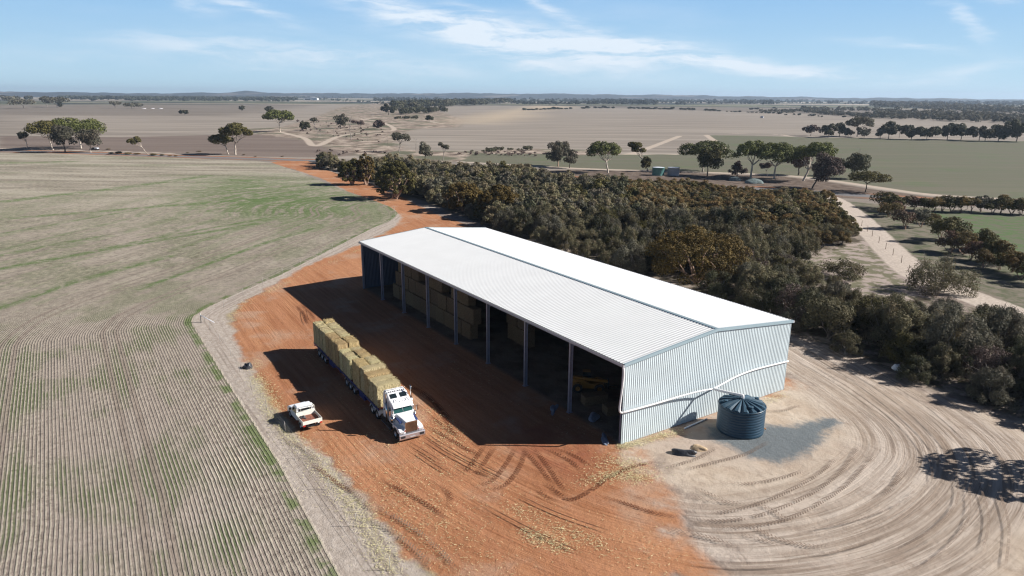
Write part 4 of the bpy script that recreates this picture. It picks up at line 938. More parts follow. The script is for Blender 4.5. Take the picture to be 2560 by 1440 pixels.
q = at(782, 250); D = np.linalg.norm(q-CAM); k_ = D/FPX; fs = thing('farm_shed', 'long white machinery shed far off on the plain', 'shed', (q[0], q[1], 0), math.atan2(CR[1], CR[0]))
b = MB(); b.box(-19*k_, 12*k_, -20, 20, 0, 4.4*k_); b.build('wall', MT['white'], fs)
b = MB(); b.prism([(-20*k_, 4.5*k_), (13*k_, 4.5*k_), (13*k_, 4.6*k_), (-3*k_, 6.2*k_), (-20*k_, 4.6*k_)], -21, 21); b.build('roof', MT['roof'], fs)
MB().box(-16*k_, -4*k_, -21, -20.05, 0, 3*k_).build('doorway', MT['black'], fs)
q = at(1905, 295); hut = thing('tin_hut', 'lone small tin hut on the far bare paddock', 'hut', (q[0], q[1], 0), .5)
MB().box(-2.2, 2.2, -1.8, 1.8, 0, 2.6).build('wall', MT['conc'], hut); MB().prism([(-2.4, 2.6), (2.4, 2.6), (0, 3.4)], -2, 2).build('roof', MT['column'], hut)
gv = simple('blue_metal', (.17, .21, .21), .95, 0, .1, .3, 2, .05, 10)
for px, py, w, lab in ((1885, 458, 3.4, 'larger grey-green gravel heap by the sealed road'), (1838, 452, 2.4, 'lower gravel heap left of the larger one beside the road')):
    q = at(px, py); lump('gravel_heap', (q[0], q[1], 0), (w, w*.6, 1.6), gv, px, lab, 'gravel heap', math.atan2(CR[1], CR[0]), .12)
for k, (px, w) in enumerate(((360, 9), (381, 7), (402, 9))):
    q = at(px, 272); lump('lime_heap', (q[0], q[1], 0), (w*.55, 5, 1.3), MT['conc'], k+40, f'{["left","middle","right"][k]} one of three pale heaps on the distant plain', 'heap', math.atan2(CR[1], CR[0]), .2)

# ------------------------------------------------------------------ fences
def fence(name, label, pts, h, m, wires=(.35, .7, 1.05), r=.022, every=None):
    t = thing(name, label, 'fence'); pts = [np.array([*p_[:2], 0]) for p_ in pts]
    for p_ in pts: MB().tube([(p_[0], p_[1], 0), (p_[0]+.01, p_[1], h)], [r, r*.8], 6).build('fence_post', m, t)
    b = MB()
    for w_ in wires:
        b.tube([(p_[0], p_[1], w_*h/1.15) for p_ in pts], .008, 3)
    b.build('fence_wire', MT['post'], t); return t
def resample(line, step):
    line = np.asarray(line); d = np.r_[0, np.cumsum(np.linalg.norm(np.diff(line, axis=0), axis=1))]; s = np.arange(0, d[-1], step)
    return np.stack([np.interp(s, d, line[:, 0]), np.interp(s, d, line[:, 1])], 1)
fl = P((1080,1560),(923,1361),(815,1213),(738,1110),(674,1035),(610,950),(572,880),(536,839),(510,808))
fence('paddock_fence', 'thin wire fence on star pickets between the sown paddock and the red yard', resample(fl, 6.0), 1.15, MT['post'])
fl2 = P((512,806),(582,753),(655,711),(736,670),(830,625),(905,592),(960,570),(990,548),(985,522),(930,502),(870,480))
fence('paddock_fence', 'thin wire fence curving along the far side of the red yard', resample(fl2, 7.0), 1.15, MT['post'])
q = at(503, 806); q2 = at(536, 808)
br = thing('fence_strainer', 'galvanised corner strainer post with a diagonal brace at the paddock corner', 'fence post', (q[0], q[1], 0)); d = q2-q
MB().tube([(0, 0, 0), (0, 0, 1.35)], .07, 8).build('post', MT['post'], br); MB().tube([(0, 0, 1.1), (d[0], d[1], .1)], .045, 8).build('brace', MT['bagw'], br)
fence('drive_fence', 'wooden-post wire fence along the left side of the sandy drive', P((2154,565),(2168,579),(2180,591),(2197,607),(2214,623),(2232,638),(2253,657),(2271,681),(2288,704)), 1.4, MT['postw'], r=.06)

# ------------------------------------------------------------------ trees
def crown_np(lobes, n, leaf, aspect, rs, flat=0.0, up=0.35, loose=0.3, cull=0.62):
    """leaf clumps spread through the outer shell of many lobes; lobes: (k,6) centre and radii"""
    lobes = np.asarray(lobes, float); k = len(lobes); area = (lobes[:, 3]*lobes[:, 5])+lobes[:, 3]*lobes[:, 4]; pr = area/area.sum()
    which = rs.choice(k, n, p=pr); d = rs.normal(size=(n, 3)); d /= np.linalg.norm(d, axis=1)[:, None]
    d[:, 2] = np.where(d[:, 2] < -.8, -d[:, 2]*.6, d[:, 2]); rad = 1-np.abs(rs.normal(size=n))*loose*.6+np.maximum(0, rs.normal(size=n))*loose*.25
    c = lobes[which, :3]+lobes[which, 3:]*d*rad[:, None]
    keep = np.ones(n, bool)
    for i in range(k):
        q = np.linalg.norm((c-lobes[i, :3])/lobes[i, 3:], axis=1); keep &= ~((q < cull) & (which != i))
    c = c[keep]; d = d[keep]; which = which[keep]; n = len(c)
    nr = d+rs.normal(size=(n, 3))*.55; nr[:, 2] += up; nr /= np.linalg.norm(nr, axis=1)[:, None]
    u = np.cross(nr, rs.normal(size=(n, 3))); u /= np.linalg.norm(u, axis=1)[:, None]+1e-9; w = np.cross(nr, u)
    s = leaf*rs.uniform(.55, 1.35, n)[:, None]; a = s*.5*aspect; b_ = s*.5/max(aspect, .2)**.3
    Q = np.stack([c-u*b_-w*a*.8, c+u*b_*.9-w*a, c+u*b_+w*a*.9, c-u*b_*.8+w*a], 1).reshape(-1, 3)
    lob = rs.rand(k)[which]; tint = np.clip(rs.rand(n)*.7+lob*.3, 0, 1)
    return Q, np.arange(4*n).reshape(-1, 4), tint, lob
def limb_np(paths, rs=None):
    b = MB()
    for path, r0, r1, ns in paths:
        m_ = len(path); b.tube(path, [r0+(r1-r0)*i/(m_-1) for i in range(m_)], ns, caps=False)
    return b
def bend(p0, p1, rs, k=4, wob=.08, droop=0.0):
    p0 = np.array(p0, float); p1 = np.array(p1, float); L_ = np.linalg.norm(p1-p0); out = []
    for i in range(k+1):
        t = i/k; q = p0+(p1-p0)*t; q = q+rs.normal(size=3)*wob*L_*math.sin(pi*t)*.5; q[2] += droop*L_*math.sin(pi*t); out.append(q)
    return out
def make_tree(kind, h, w, leafm, barkm, seed, leaf, nleaf, lean=0.0, lift=None):
    """returns (crown mesh, trunk mesh). lean: sideways shift of the crown along the camera's right, metres"""
    rs = np.random.RandomState(seed); R_ = w/2; lx, ly = CR[0]*lean, CR[1]*lean; nrm_ = math.hypot(CR[0], CR[1]); lx /= nrm_; ly /= nrm_
    lobes = []; P_ = []
    if kind == 'umbrella':
        zc = h*(lift or .50); tipz = h
        nl = 34
        for i in range(nl):
            a = rs.rand()*2*pi; q = rs.rand()**.45*.93; x, y = q*R_*cos(a), q*R_*sin(a)
            dome = math.sqrt(max(0, 1-q*q)); r_ = R_*rs.uniform(.20, .34)
            z = zc+(tipz-r_*.6-zc)*(dome*rs.uniform(.45, 1.0) if i > 14 else dome); lobes.append((x+lx, y+ly, z, r_, r_, r_*.7))
        fork = np.array([lx*.35, ly*.35, h*rs.uniform(.28, .42)])
        P_.append((bend((0, 0, -.1), fork, rs, 4, .05), h*.028, h*.020, 8))
        for i in rs.choice(nl, 7, replace=False):
            l = lobes[i]; mid = fork+(np.array(l[:3])-fork)*.5+np.array([0, 0, -.02*h]); P_.append((bend(fork, (l[0], l[1], l[2]+.1), rs, 5, .10, -.04), h*.013, h*.004, 6))
    elif kind == 'round':
        z0 = h*(lift or .17); cz = (z0+h)/2; rz = (h-z0)/2
        for i in range(24):
            d = rs.normal(size=3); d /= np.linalg.norm(d); q = rs.rand()**.4*.76
            r_ = rs.uniform(.26, .42)*min(R_, rz*1.2); lobes.append((d[0]*q*R_+lx, d[1]*q*R_+ly, cz+d[2]*q*rz*1.1, r_, r_, r_*.85))
        fork = np.array([lx*.4, ly*.4, h*.3]); P_.append((bend((0, 0, -.1), fork, rs, 3, .05), h*.026, h*.018, 7))
        for i in rs.choice(24, 7, replace=False): l = lobes[i]; P_.append((bend(fork, l[:3], rs, 4, .10), h*.012, h*.004, 5))
    elif kind == 'sparse':
        fork = np.array([lx*.5, ly*.5, h*.42]); P_.append((bend((0, 0, -.1), fork, rs, 4, .05), h*.020, h*.014, 7))
        for i in range(7):
            a = rs.rand()*2*pi; q = rs.uniform(.15, .75); r_ = R_*rs.uniform(.26, .42)
            l = (q*R_*cos(a)+lx, q*R_*sin(a)+ly, h*rs.uniform(.66, .92), r_, r_, r_*.7); lobes.append(l); P_.append((bend(fork, l[:3], rs, 4, .12), h*.010, h*.003, 5))
    elif kind == 'plant':
        z0 = h*(lift or .30)
        for i in range(13):
            a = rs.rand()*2*pi; q = math.sqrt(rs.rand())*.72; r_ = R_*rs.uniform(.30, .44)
            lobes.append((q*R_*cos(a)+lx, q*R_*sin(a)+ly, z0+(h-z0)*rs.uniform(.15, .85)*(1-.3*q), r_, r_, r_*.8))
        for i in range(5):
            l = lobes[i]; P_.append((bend((rs.normal()*.1, rs.normal()*.1, -.1), l[:3], rs, 5, .10), h*.018, h*.005, 5))
    elif kind == 'bush':
        for i in range(22):
            a = rs.rand()*2*pi; q = math.sqrt(rs.rand())*.80; r_ = R_*rs.uniform(.20, .34); dome = math.sqrt(max(0.05, 1-q*q))
            lobes.append((q*R_*cos(a)+lx, q*R_*sin(a)+ly, h*rs.uniform(.30, .86)*dome, r_, r_, r_*.85))
        for i in range(8): l = lobes[i]; P_.append((bend((rs.normal()*.12, rs.normal()*.12, -.1), (l[0], l[1], l[2]+l[5]*.9), rs, 5, .10), .075, .016, 5))
    elif kind == 'feather':                      # she-oak like, many wispy upright plumes
        for i in range(44):
            a = rs.rand()*2*pi; q = math.sqrt(rs.rand())*.92; r_ = R_*rs.uniform(.13, .27); dome = math.sqrt(max(0.05, 1-q*q*.8))
            lobes.append((q*R_*cos(a)+lx, q*R_*sin(a)+ly, h*rs.uniform(.22, .92)*dome, r_, r_, r_*1.35))
        for i in range(12): l = lobes[i]; P_.append((bend((rs.normal()*.15, rs.normal()*.15, -.1), (l[0]*1.12, l[1]*1.12, l[2]+l[5]*rs.uniform(1.0, 1.5)), rs, 5, .12), .07, .014, 4))
    elif kind == 'cauli':                        # big near gum: tight rounded leaf heads
        for i in range(95):
            a = rs.rand()*2*pi; q = math.sqrt(rs.rand())*.93; dome = math.sqrt(max(0, 1-q*q)); r_ = R_*rs.uniform(.085, .16)
            z = h*(.36+.58*dome*rs.uniform(.60, 1.0)); lobes.append((q*R_*cos(a)+lx, q*R_*sin(a)+ly, z, r_, r_, r_*.85))
        for i in range(34):
            a = rs.rand()*2*pi; r_ = R_*rs.uniform(.11, .17); q = rs.uniform(.55, .9); lobes.append((q*R_*cos(a)+lx, q*R_*sin(a)+ly, h*rs.uniform(.16, .46), r_, r_, r_*.9))
        for i in range(9):
            l = lobes[i]; P_.append((bend((rs.normal()*.35, rs.normal()*.35, -.1), l[:3], rs, 6, .10), h*.022, h*.006, 6))
    elif kind == 'dead':
        P_.append((bend((0, 0, -.1), (lx, ly, h), rs, 5, .05), h*.018, h*.004, 6))
        for i in range(9):
            t = rs.uniform(.35, .95); a = rs.rand()*2*pi; p0 = np.array([lx*t, ly*t, h*t]); P_.append((bend(p0, p0+np.array([cos(a)*R_, sin(a)*R_, h*rs.uniform(.08, .28)])*rs.uniform(.5, 1), rs, 4, .15), h*.008, h*.002, 4))
    tb = limb_np(P_); tm = bpy.data.meshes.new('trunk'); tm.from_pydata(tb.v, [], tb.f); tm.materials.append(MT[barkm]); tm.polygons.foreach_set('use_smooth', tb.sm); tm.update()
    if not lobes: return None, tm
    lo = {'feather': .75, 'bush': .5, 'cauli': .16}.get(kind, .28); asp = {'feather': .42, 'bush': .6}.get(kind, .7)
    Q, F, ti, lb = crown_np(lobes, nleaf, leaf, asp, rs, loose=lo, up=.25)
    Q[:, 2] = np.maximum(Q[:, 2], .05)
    return mesh_np('crown', Q, F, LF[leafm], fattr={'tint': ti, 'lobe': lb}), tm
def put_tree(name, meshes, loc, rz, sc, label, cat='tree', group=None):
    t = thing(name, label, cat, loc, rz, group); t.scale = sc if isinstance(sc, tuple) else (sc,)*3
    cm, tm = meshes
    if cm: o = link('crown', cm, t)
    link('trunk', tm, t); return t
def px_tree(kind, bx, by, ty, wpx, leafm, barkm, label, lean_px=0, name='gum_tree', dens=1.0, cat='tree', group=None, lift=None, leafs=1.0):
    b_ = at(bx, by); h = height_at(b_, bx, ty); D = np.linalg.norm(b_-CAM); w = wpx*D/FPX*1.14; leaf = max(.20, D/700*.95)*leafs
    cov = {'umbrella': 5.0, 'round': 6.0, 'sparse': 2.6, 'plant': 4.2, 'bush': 6.0, 'feather': 6.5, 'cauli': 9, 'dead': 0}[kind]
    nl = int(np.clip(cov*w*h/leaf**2*dens*1.5, 160, 30000))
    ms = make_tree(kind, h, w, leafm, barkm, int(bx*7+by), leaf, nl, lean_px*D/FPX, lift)
    return put_tree(name, ms, (b_[0], b_[1], 0), 0, 1.0, label, cat, group)
TREES = [
 # kind, base x, base y, top y, width, leaves, bark, label, lean
 ('umbrella',133,375,301,58,'olive','bark_w','spreading white-trunked gum at the left end of the roadside clump',-14),
 ('round',163,381,311,50,'grey','bark_d','dark grey-green tree in front of the roadside gum clump',0),
 ('umbrella',203,371,293,94,'green','bark_w','tallest bright green gum in the middle of the left roadside clump',-6),
 ('round',227,381,318,46,'grey','bark_w','grey-green tree at the right end of the left roadside clump',0),
 ('sparse',71,374,328,27,'grey','bark_g','thin half-bare tree standing left of the roadside gum clump',-3),
 ('sparse',371,386,343,30,'olive','bark_w','small gum leaning hard to the left beside the far road',-24),
 ('umbrella',572,386,334,45,'olive','bark_w','shorter of two white-trunked gums standing together on the road verge',-16),
 ('umbrella',589,387,306,58,'olive','bark_w','taller of two white-trunked gums standing together on the road verge',4),
 ('umbrella',700,330,272,56,'green','bark_w','lone full-crowned gum with pale trunk beyond the road, dark and rounded',0),
 ('round',672,282,265,25,'dark','bark_d','small dark tree just behind the lone full-crowned gum',0),
 ('round',461,288,272,22,'dark','bark_d','small dark round tree alone in the middle of the bare plain',0),
 ('round',604,278,263,14,'dark','bark_d','tiny upright dark tree alone on the plain',0),
 ('umbrella',59,271,247,38,'grey','bark_g','wide flat-topped tree nearest in the far left group on the plain',0),
 ('umbrella',33,260,240,28,'grey','bark_g','flat-topped tree behind the wide one at the far left of the plain',0),
 ('umbrella',5,253,238,18,'grey','bark_g','tree on the plain cut by the left edge of the picture',0),
 ('round',72,253,238,17,'dark','bark_d','small dark tree at the back of the far left group',0),
 ('umbrella',118,267,240,20,'grey','bark_g','slim tall tree left of a wide flat crown on the far plain',0),
 ('umbrella',143,269,242,38,'grey','bark_g','wide forked flat-topped tree on the far plain right of a slim one',0),
 ('round',151,269,256,10,'dark','bark_d','little dark bush at the foot of the wide forked tree on the plain',0),
 ('umbrella',288,271,252,22,'grey','bark_g','open-crowned tree on the far plain left of the pale heaps',0),
 ('umbrella',328,272,256,32,'grey','bark_g','low spreading tree beside the pale heaps on the far plain',4),
 ('round',231,253,240,20,'far','bark_d','dark tree standing out of the far left woodland band',0),
 ('umbrella',270,252,239,22,'far','bark_d','flat-topped dark tree rising from the distant woodland band on the left',0),
 ('round',763,328,303,24,'dark','bark_d','low dark tree at the left edge of the creek scrub',0),
 ('sparse',788,327,292,20,'grey','bark_g','thin grey tree in the creek scrub right of a low dark one',0),
 ('round',852,320,285,34,'grey','bark_g','largest grey tree among the dead trunks of the creek scrub',0),
 ('sparse',884,319,301,22,'purple','bark_g','brown half-dead tree beside the largest grey creek tree',0),
 ('sparse',902,324,302,22,'purple','bark_g','thin grey-brown tree between dead trunks at the creek',0),
 ('round',946,323,299,34,'purple','bark_g','purplish leafless-looking bush at the right end of the creek scrub',0),
 ('sparse',998,380,333,48,'grey','bark_g','leaning spindly tree rising at the edge of the creek before the woodland',4),
 ('round',1063,400,355,36,'grey','bark_g','grey feathery tree rising above the back edge of the woodland',0),
 ('sparse',1107,402,355,28,'grey','bark_g','thin grey tree beside a feathery one at the woodland back edge',6),
 ('round',971,287,259,46,'dark','bark_d','dark bushy tree at the left end of the long dark tree belt',0),
 ('round',1073,305,288,24,'dark','bark_d','round dark tree alone in front of the long tree belt',0),
 ('round',1395,416,349,68,'grey','bark_p','large grey-green gum with pinkish limbs at the back of the woodland',0),
 ('round',1424,420,372,36,'grey','bark_d','dark grey tree leaning against the large grey-green gum',0),
 ('umbrella',1520,432,352,72,'green','bark_w','green mushroom-shaped gum on a thick leaning white trunk',-14),
 ('sparse',1620,428,356,46,'olive','bark_w','ragged gum with scattered leaf tufts left of the green water tank',-32),
 ('round',1618,428,387,26,'olive','bark_w','small olive tree directly behind the green water tank',-4),
 ('umbrella',1756,429,351,100,'green','bark_w','broad green gum with pale trunk right of the two small tanks',4),
 ('round',1768,440,368,66,'olive','bark_d','darker olive tree overlapping the front of the broad green gum',0),
 ('bush',1843,440,397,42,'purple','bark_d','purplish round bush between two tall gums by the road',0),
 ('umbrella',1876,446,350,76,'green','bark_w','tall gum with slender forked trunk, left one of the pair by the sealed road',4),
 ('umbrella',1935,447,355,84,'green','bark_w','tall gum with forked white trunk, right one of the pair by the sealed road',2),
 ('sparse',1920,443,408,34,'purple','bark_g','low bare-branched tree at the foot of the right gum of the pair',-8),
 ('round',1996,438,360,50,'purple','bark_d','dark purplish-grey tree left of the bright green crown by the road',0),
 ('umbrella',2008,452,350,80,'green','bark_w','bright green gum rising behind the reddish-brown tree by the road',24),
 ('round',2030,471,386,74,'purple','bark_d','large reddish-brown tree in front of the bright green gum by the road',26),
 ('round',2098,440,391,34,'grey','bark_g','slim grey tree between the reddish-brown tree and the bare-topped one',0),
 ('round',2131,447,378,52,'dark','bark_g','dark green tree with bare branches sticking out of its top',8),
 ('umbrella',2163,481,428,74,'olive','bark_d','low spreading olive tree standing alone right of the sealed road bend',4),
 # tree line beyond the green paddock
 ('round',2027,340,309,38,'purple','bark_g','greyish-purple tree at the left end of the tree line behind the green paddock',0),
 ('round',2070,344,309,42,'dark','bark_d','dark tree second in the tree line behind the green paddock',0),
 ('round',2098,341,307,26,'dark','bark_d','narrow dark tree third in the tree line behind the green paddock',0),
 ('round',2120,342,320,26,'grey','bark_g','low grey tree left of the tallest one in the far tree line',0),
 ('umbrella',2143,342,290,52,'grey','bark_g','tallest flat-topped tree of the line behind the green paddock',0),
 ('round',2160,345,315,36,'grey','bark_g','grey tree leaning right below the tallest tree of the far line',0),
 ('round',2200,347,318,26,'grey','bark_g','low grey tree left of the big dark round one in the far line',0),
 ('round',2221,347,303,50,'dark','bark_d','big dark rounded tree right of the tallest tree in the far line',0),
 ('sparse',2248,345,312,26,'grey','bark_g','thin see-through tree in the gap of the far tree line',0),
 ('round',2278,349,312,52,'dark','bark_d','wide dark tree left of centre in the right half of the far tree line',0),
 ('round',2316,350,313,52,'dark','bark_d','wide dark tree right of its twin in the far tree line',0),
 ('round',2368,349,309,60,'dark','bark_d','broad dense tree of the far line above the paddock middle',0),
 ('round',2402,350,310,46,'dark','bark_d','dense tree overlapping the right of the broad one in the far line',0),
 ('round',2447,353,313,52,'dark','bark_d','flat-crowned tree with visible trunk near the right of the far line',0),
 ('round',2462,353,318,28,'dark','bark_d','small dark tree tucked beside the flat-crowned one in the far line',0),
 ('round',2495,353,312,46,'dark','bark_d','leaning dark tree second from the right end of the far line',0),
 ('round',2541,354,300,60,'dark','bark_d','dense dark tree at the right end of the far line',0),
 # by the drive, lower right
 ('feather',2346,728,650,118,'she','bark_g','big round dark bush beside the sandy drive, standing alone',0),
 ('bush',2100,690,650,105,'she','bark_g','broad dark bush at the edge of the pale clearing left of the drive',0),
 ('plant',2069,848,742,112,'she','bark_d','dark tree with visible thin trunks at the woodland corner behind the shed',0),
]
for T in TREES:
    px_tree(*T[:8], lean_px=T[8])
for bx, by, ty, w_, lab in ((878,349,291,12,'tallest bare dead trunk in the creek scrub'),(821,319,300,12,'bare dead tree left of the largest grey creek tree'),(801,340,318,9,'short dead trunk in the middle of the creek scrub'),
     (809,342,325,8,'stub of a dead trunk right of a short one in the creek scrub'),(835,343,320,9,'dead trunk below the largest grey creek tree'),(848,347,328,8,'small dead trunk in front of the grey creek trees'),(920,352,330,8,'dead spar standing alone on the pale creek flat'),(795,345,322,8,'leftmost dead trunk of the creek scrub'),
     (969,366,336,22,'forked dead branch left of the leaning creek tree'),(1041,383,345,14,'thin dead tree behind the woodland edge'),(900,320,300,7,'slim dead pole between the creek trees'),(2146,402,368,34,'bare grey branches spreading above the dark roadside tree')):
    px_tree('dead', bx, by, ty, w_, 'grey', 'bark_g', lab, name='dead_tree')
# big gums of the woodland edge
for bx, by, ty, w_, lf, lab in ((1742,706,569,222,'gold','biggest gum, golden-topped with cauliflower-like leaf heads, right behind the shed roof'),
     (990,497,398,88,'olive','large dark olive gum overhanging the red dirt road'),(1158,528,454,92,'gold','golden-topped gum on the woodland edge, left of its neighbour'),
     (1245,545,462,96,'gold','golden-brown gum on the woodland edge, right of its neighbour'),(880,462,392,54,'olive','olive gum near the far end of the red road'),(916,462,380,40,'gold','small golden gum behind the olive one at the far end of the red road')):
    px_tree('cauli', bx, by, ty, w_, lf, 'bark_p', lab, name='gum_tree')
# plantation rows on the right
rs = np.random.RandomState(9)
for k, (bx, by, ty, w_, lf) in enumerate([(2203,521,481,62,'olive'),(2232,530,486,38,'olive'),(2262,520,484,36,'dark'),(2285,525,489,34,'red'),(2308,528,490,34,'olive'),(2333,529,490,36,'brown'),(2354,529,488,34,'olive'),(2377,530,487,38,'olive'),(2403,531,489,36,'brown'),
     (2428,532,490,26,'brown'),(2453,530,487,42,'grey'),(2482,534,488,40,'olive'),(2502,534,486,42,'gold'),(2527,535,490,38,'olive'),(2551,537,494,36,'brown'),(2580,539,492,40,'olive')]):
    px_tree('plant', bx, by, ty, w_, lf, 'bark_p', f'back-row plantation tree, {(CN+["eleventh","twelfth","thirteenth","fourteenth","fifteenth","sixteenth"])[k]} from the left', name='plantation_tree', group='plantation trees in two rows')
for k, (bx, by, ty, w_, lf) in enumerate([(2221,542,505,46,'brown'),(2250,536,500,36,'red'),(2264,573,521,50,'red'),(2303,568,517,34,'grey'),(2330,560,534,32,'brown'),(2350,605,540,56,'olive'),(2385,600,543,54,'olive'),(2376,632,577,52,'red'),(2408,636,576,56,'brown'),(2425,649,600,46,'red'),
     (2440,625,584,40,'brown'),(2462,628,573,54,'olive'),(2478,655,598,48,'olive'),(2456,670,620,40,'brown'),(2508,660,602,56,'gold'),(2498,674,630,44,'olive'),(2530,680,626,50,'gold'),(2548,697,640,44,'brown'),(2572,690,630,60,'gold'),(2590,712,650,50,'olive')]):
    px_tree('plant', bx, by, ty, w_, lf, 'bark_p', f'front-row plantation tree beside the drive, {(CN+["eleventh","twelfth","thirteenth","fourteenth","fifteenth","sixteenth","seventeenth","eighteenth","nineteenth","twentieth"])[k]} from the far end', name='plantation_tree', group='plantation trees in two rows')
# the dense woodland behind the shed
def inside(poly, x, y):
    c = False
    for a, b_ in zip(poly, np.roll(poly, -1, 0)):
        if (a[1] > y) != (b_[1] > y) and x < (b_[0]-a[0])*(y-a[1])/(b_[1]-a[1])+a[0]: c = not c
    return c
VAR = {}
for z_, lf, kinds in (('main', 'she', 5), ('dark', 'dark', 2), ('grey', 'grey', 3), ('brown', 'brown', 4), ('olive', 'olive', 2), ('bare', 'purple', 1)):
    VAR[z_] = [make_tree('feather' if lf in ('she', 'grey', 'purple', 'dark') or i % 2 else 'bush', 5.0, 5.4, lf, 'bark_g' if lf != 'olive' else 'bark_d', 900+i*13+len(lf)*7, .145, 13000 if lf != 'purple' else 5000) for i in range(kinds)]
VFAR = {z_: [make_tree('bush', 5.0, 5.4, lf, 'bark_d', 1300+i*13, .30, 2600) for i in range(2)] for z_, lf in (('main', 'she'), ('dark', 'dark'), ('grey', 'grey'), ('brown', 'brown'), ('olive', 'olive'))}
rs = np.random.RandomState(77); spots = []
bb = woods.min(0), woods.max(0); grid = {}
edge_all = np.vstack([woods, woods[:1]])
step = 3.7
yy = bb[0][1]
while yy < bb[1][1]:
    xx = bb[0][0]+(0 if int((yy-bb[0][1])/step) % 2 else step/2)
    while xx < bb[1][0]:
        x, y = xx+rs.normal()*1.25, yy+rs.normal()*1.25; xx += step
        if not inside(woods, x, y): continue
        if inside(clearing, x, y) and rs.rand() > .03: continue
        px, py, z = to_px((x, y, 3.0))
        if z < 5 or px < 700 or px > 2720 or py > 1130: continue
        spots.append((x, y, px, py, z))
    yy += step*.87
spots = np.array(spots); ed = seg_dist(spots[:, :2], edge_all)[0]
order = np.argsort(spots[:, 4]); big = [(37.3, -50.5, 7.5), (7.5, -43.1, 2.5)]
GR = {'main': 'dark grey-green bushy tree in the dense woodland behind the shed roof', 'brown': 'olive-brown bushy tree in the sunlit back part of the woodland below the road', 'edge': 'dark bushy tree at the woodland edge where shadows reach the red road', 'right': 'dark wispy bushy tree in the thicket right of the shed by the sandy track'}
count = 0; mass = []
for i in order:
    x, y, px, py, z = spots[i]
    if any(math.hypot(x-bx, y-by) < r_ for bx, by, r_ in big): continue
    brown = (px > 1560 and px < 2180 and py < 640) and (y < -88-(0.12*(x-60)))
    u = rs.rand()
    key = ('brown' if u < .62 else 'olive' if u < .8 else 'main') if brown else ('main' if u < .56 else 'grey' if u < .78 else 'dark' if u < .92 else 'bare' if u < .955 else 'olive')
    hh = (rs.uniform(3.6, 5.6) if rs.rand() < .8 else rs.uniform(5.6, 6.8)) if not brown else rs.uniform(2.8, 4.4)
    if x > 150: hh = rs.uniform(4.5, 7.0)
    if ed[i] < 3: hh *= .82
    if px > 1960 and py > 600: hh *= rs.uniform(.8, 1.05)
    big_n = .5+.25*(math.sin(x*.11+y*.05)+math.sin(y*.13-x*.04+1.7)); hh *= .78+.5*big_n
    if brown and px > 1800 and py > 560 and rs.rand() < .3: continue
    if not brown and rs.rand() < .07: continue
    ww = hh*rs.uniform(.95, 1.25) if not brown else hh*rs.uniform(1.2, 1.5)
    ww = min(ww*rs.uniform(.85, 1.2), 7.6)
    sc = (ww/5.4, ww/5.4*rs.uniform(.9, 1.1), hh/5.0); rz = rs.rand()*2*pi
    tpy = to_px((x, y, hh))[1]
    if px > 2285 and tpy < np.interp(px, [2285, 2400, 2480, 2560, 2700], [742, 742, 752, 772, 830]): continue
    if 1965 < px <= 2285 and py > 690 and tpy < np.interp(px, [1965, 2120, 2150, 2290], [684, 696, 722, 738]): continue
    if count < 285 and px < 2640:
        zone = 'brown' if brown else ('right' if (px > 1990 and py > 600) else ('edge' if (px < 1330 and ed[i] < 8) else 'main'))
        put_tree('bushy_tree', VAR[key][rs.randint(len(VAR[key]))], (x, y, 0), rz, sc, GR[zone], group={'main': 'trees of the dense woodland', 'brown': 'olive-brown trees of the woodland', 'edge': 'trees at the woodland edge', 'right': 'trees of the thicket right of the shed'}[zone]); count += 1
    else: mass.append((x, y, rz, sc, key if key != 'bare' else 'grey', z))
def cache(me):
    V = np.zeros(len(me.vertices)*3, np.float32); me.vertices.foreach_get('co', V); a = np.zeros(len(me.polygons), np.float32); me.attributes['tint'].data.foreach_get('value', a)
    l = np.zeros(len(me.polygons), np.float32); me.attributes['lobe'].data.foreach_get('value', l); return V.reshape(-1, 3), a, l
keys = list(VFAR); C_ = {k: [cache(m_[0]) for m_ in VFAR[k]] for k in keys}
Vs, Ts, Ls, Ms = [], [], [], []
for x, y, rz, sc, key, z in mass:
    V, a, l = C_[key][rs.randint(2)]; c_, s_ = cos(rz), sin(rz)
    X_ = V[:, 0]*sc[0]; Y_ = V[:, 1]*sc[1]; k_ = rs.uniform(-.22, .22)
    Vs.append(np.stack([X_*c_-Y_*s_+x, X_*s_+Y_*c_+y, V[:, 2]*sc[2]], 1)); Ts.append(np.clip(a+k_, 0, 1)); Ls.append(l); Ms.append(np.full(len(a), keys.index(key)))
if Vs:
    V = np.vstack(Vs); me = mesh_np('woodland', V, np.arange(len(V)).reshape(-1, 4), [LF['she'], LF['dark'], LF['grey'], LF['brown'], LF['olive']], fattr={'tint': np.concatenate(Ts), 'lobe': np.concatenate(Ls)})
    me.polygons.foreach_set('material_index', np.concatenate(Ms).astype(np.int32)); me.update()
    props(link('woodland', me), 'back part of the dense woodland, its crowns merging into one canopy', kind='stuff')
print('woodland', count, len(mass))
# shadow-casting gum just right of the picture
q = at(2450, 1185); sd = np.array([cos(RAD(57.2)), sin(RAD(57.2))]); q = q[:2]-sd*8.0*1.645
ms = make_tree('sparse', 9.5, 8.5, 'olive', 'bark_w', 55, .3, 2600); put_tree('gum_tree', ms, (q[0], q[1], 0), .6, 1.0, 'open-crowned gum right of the turning loop, throwing its shadow on the sand')
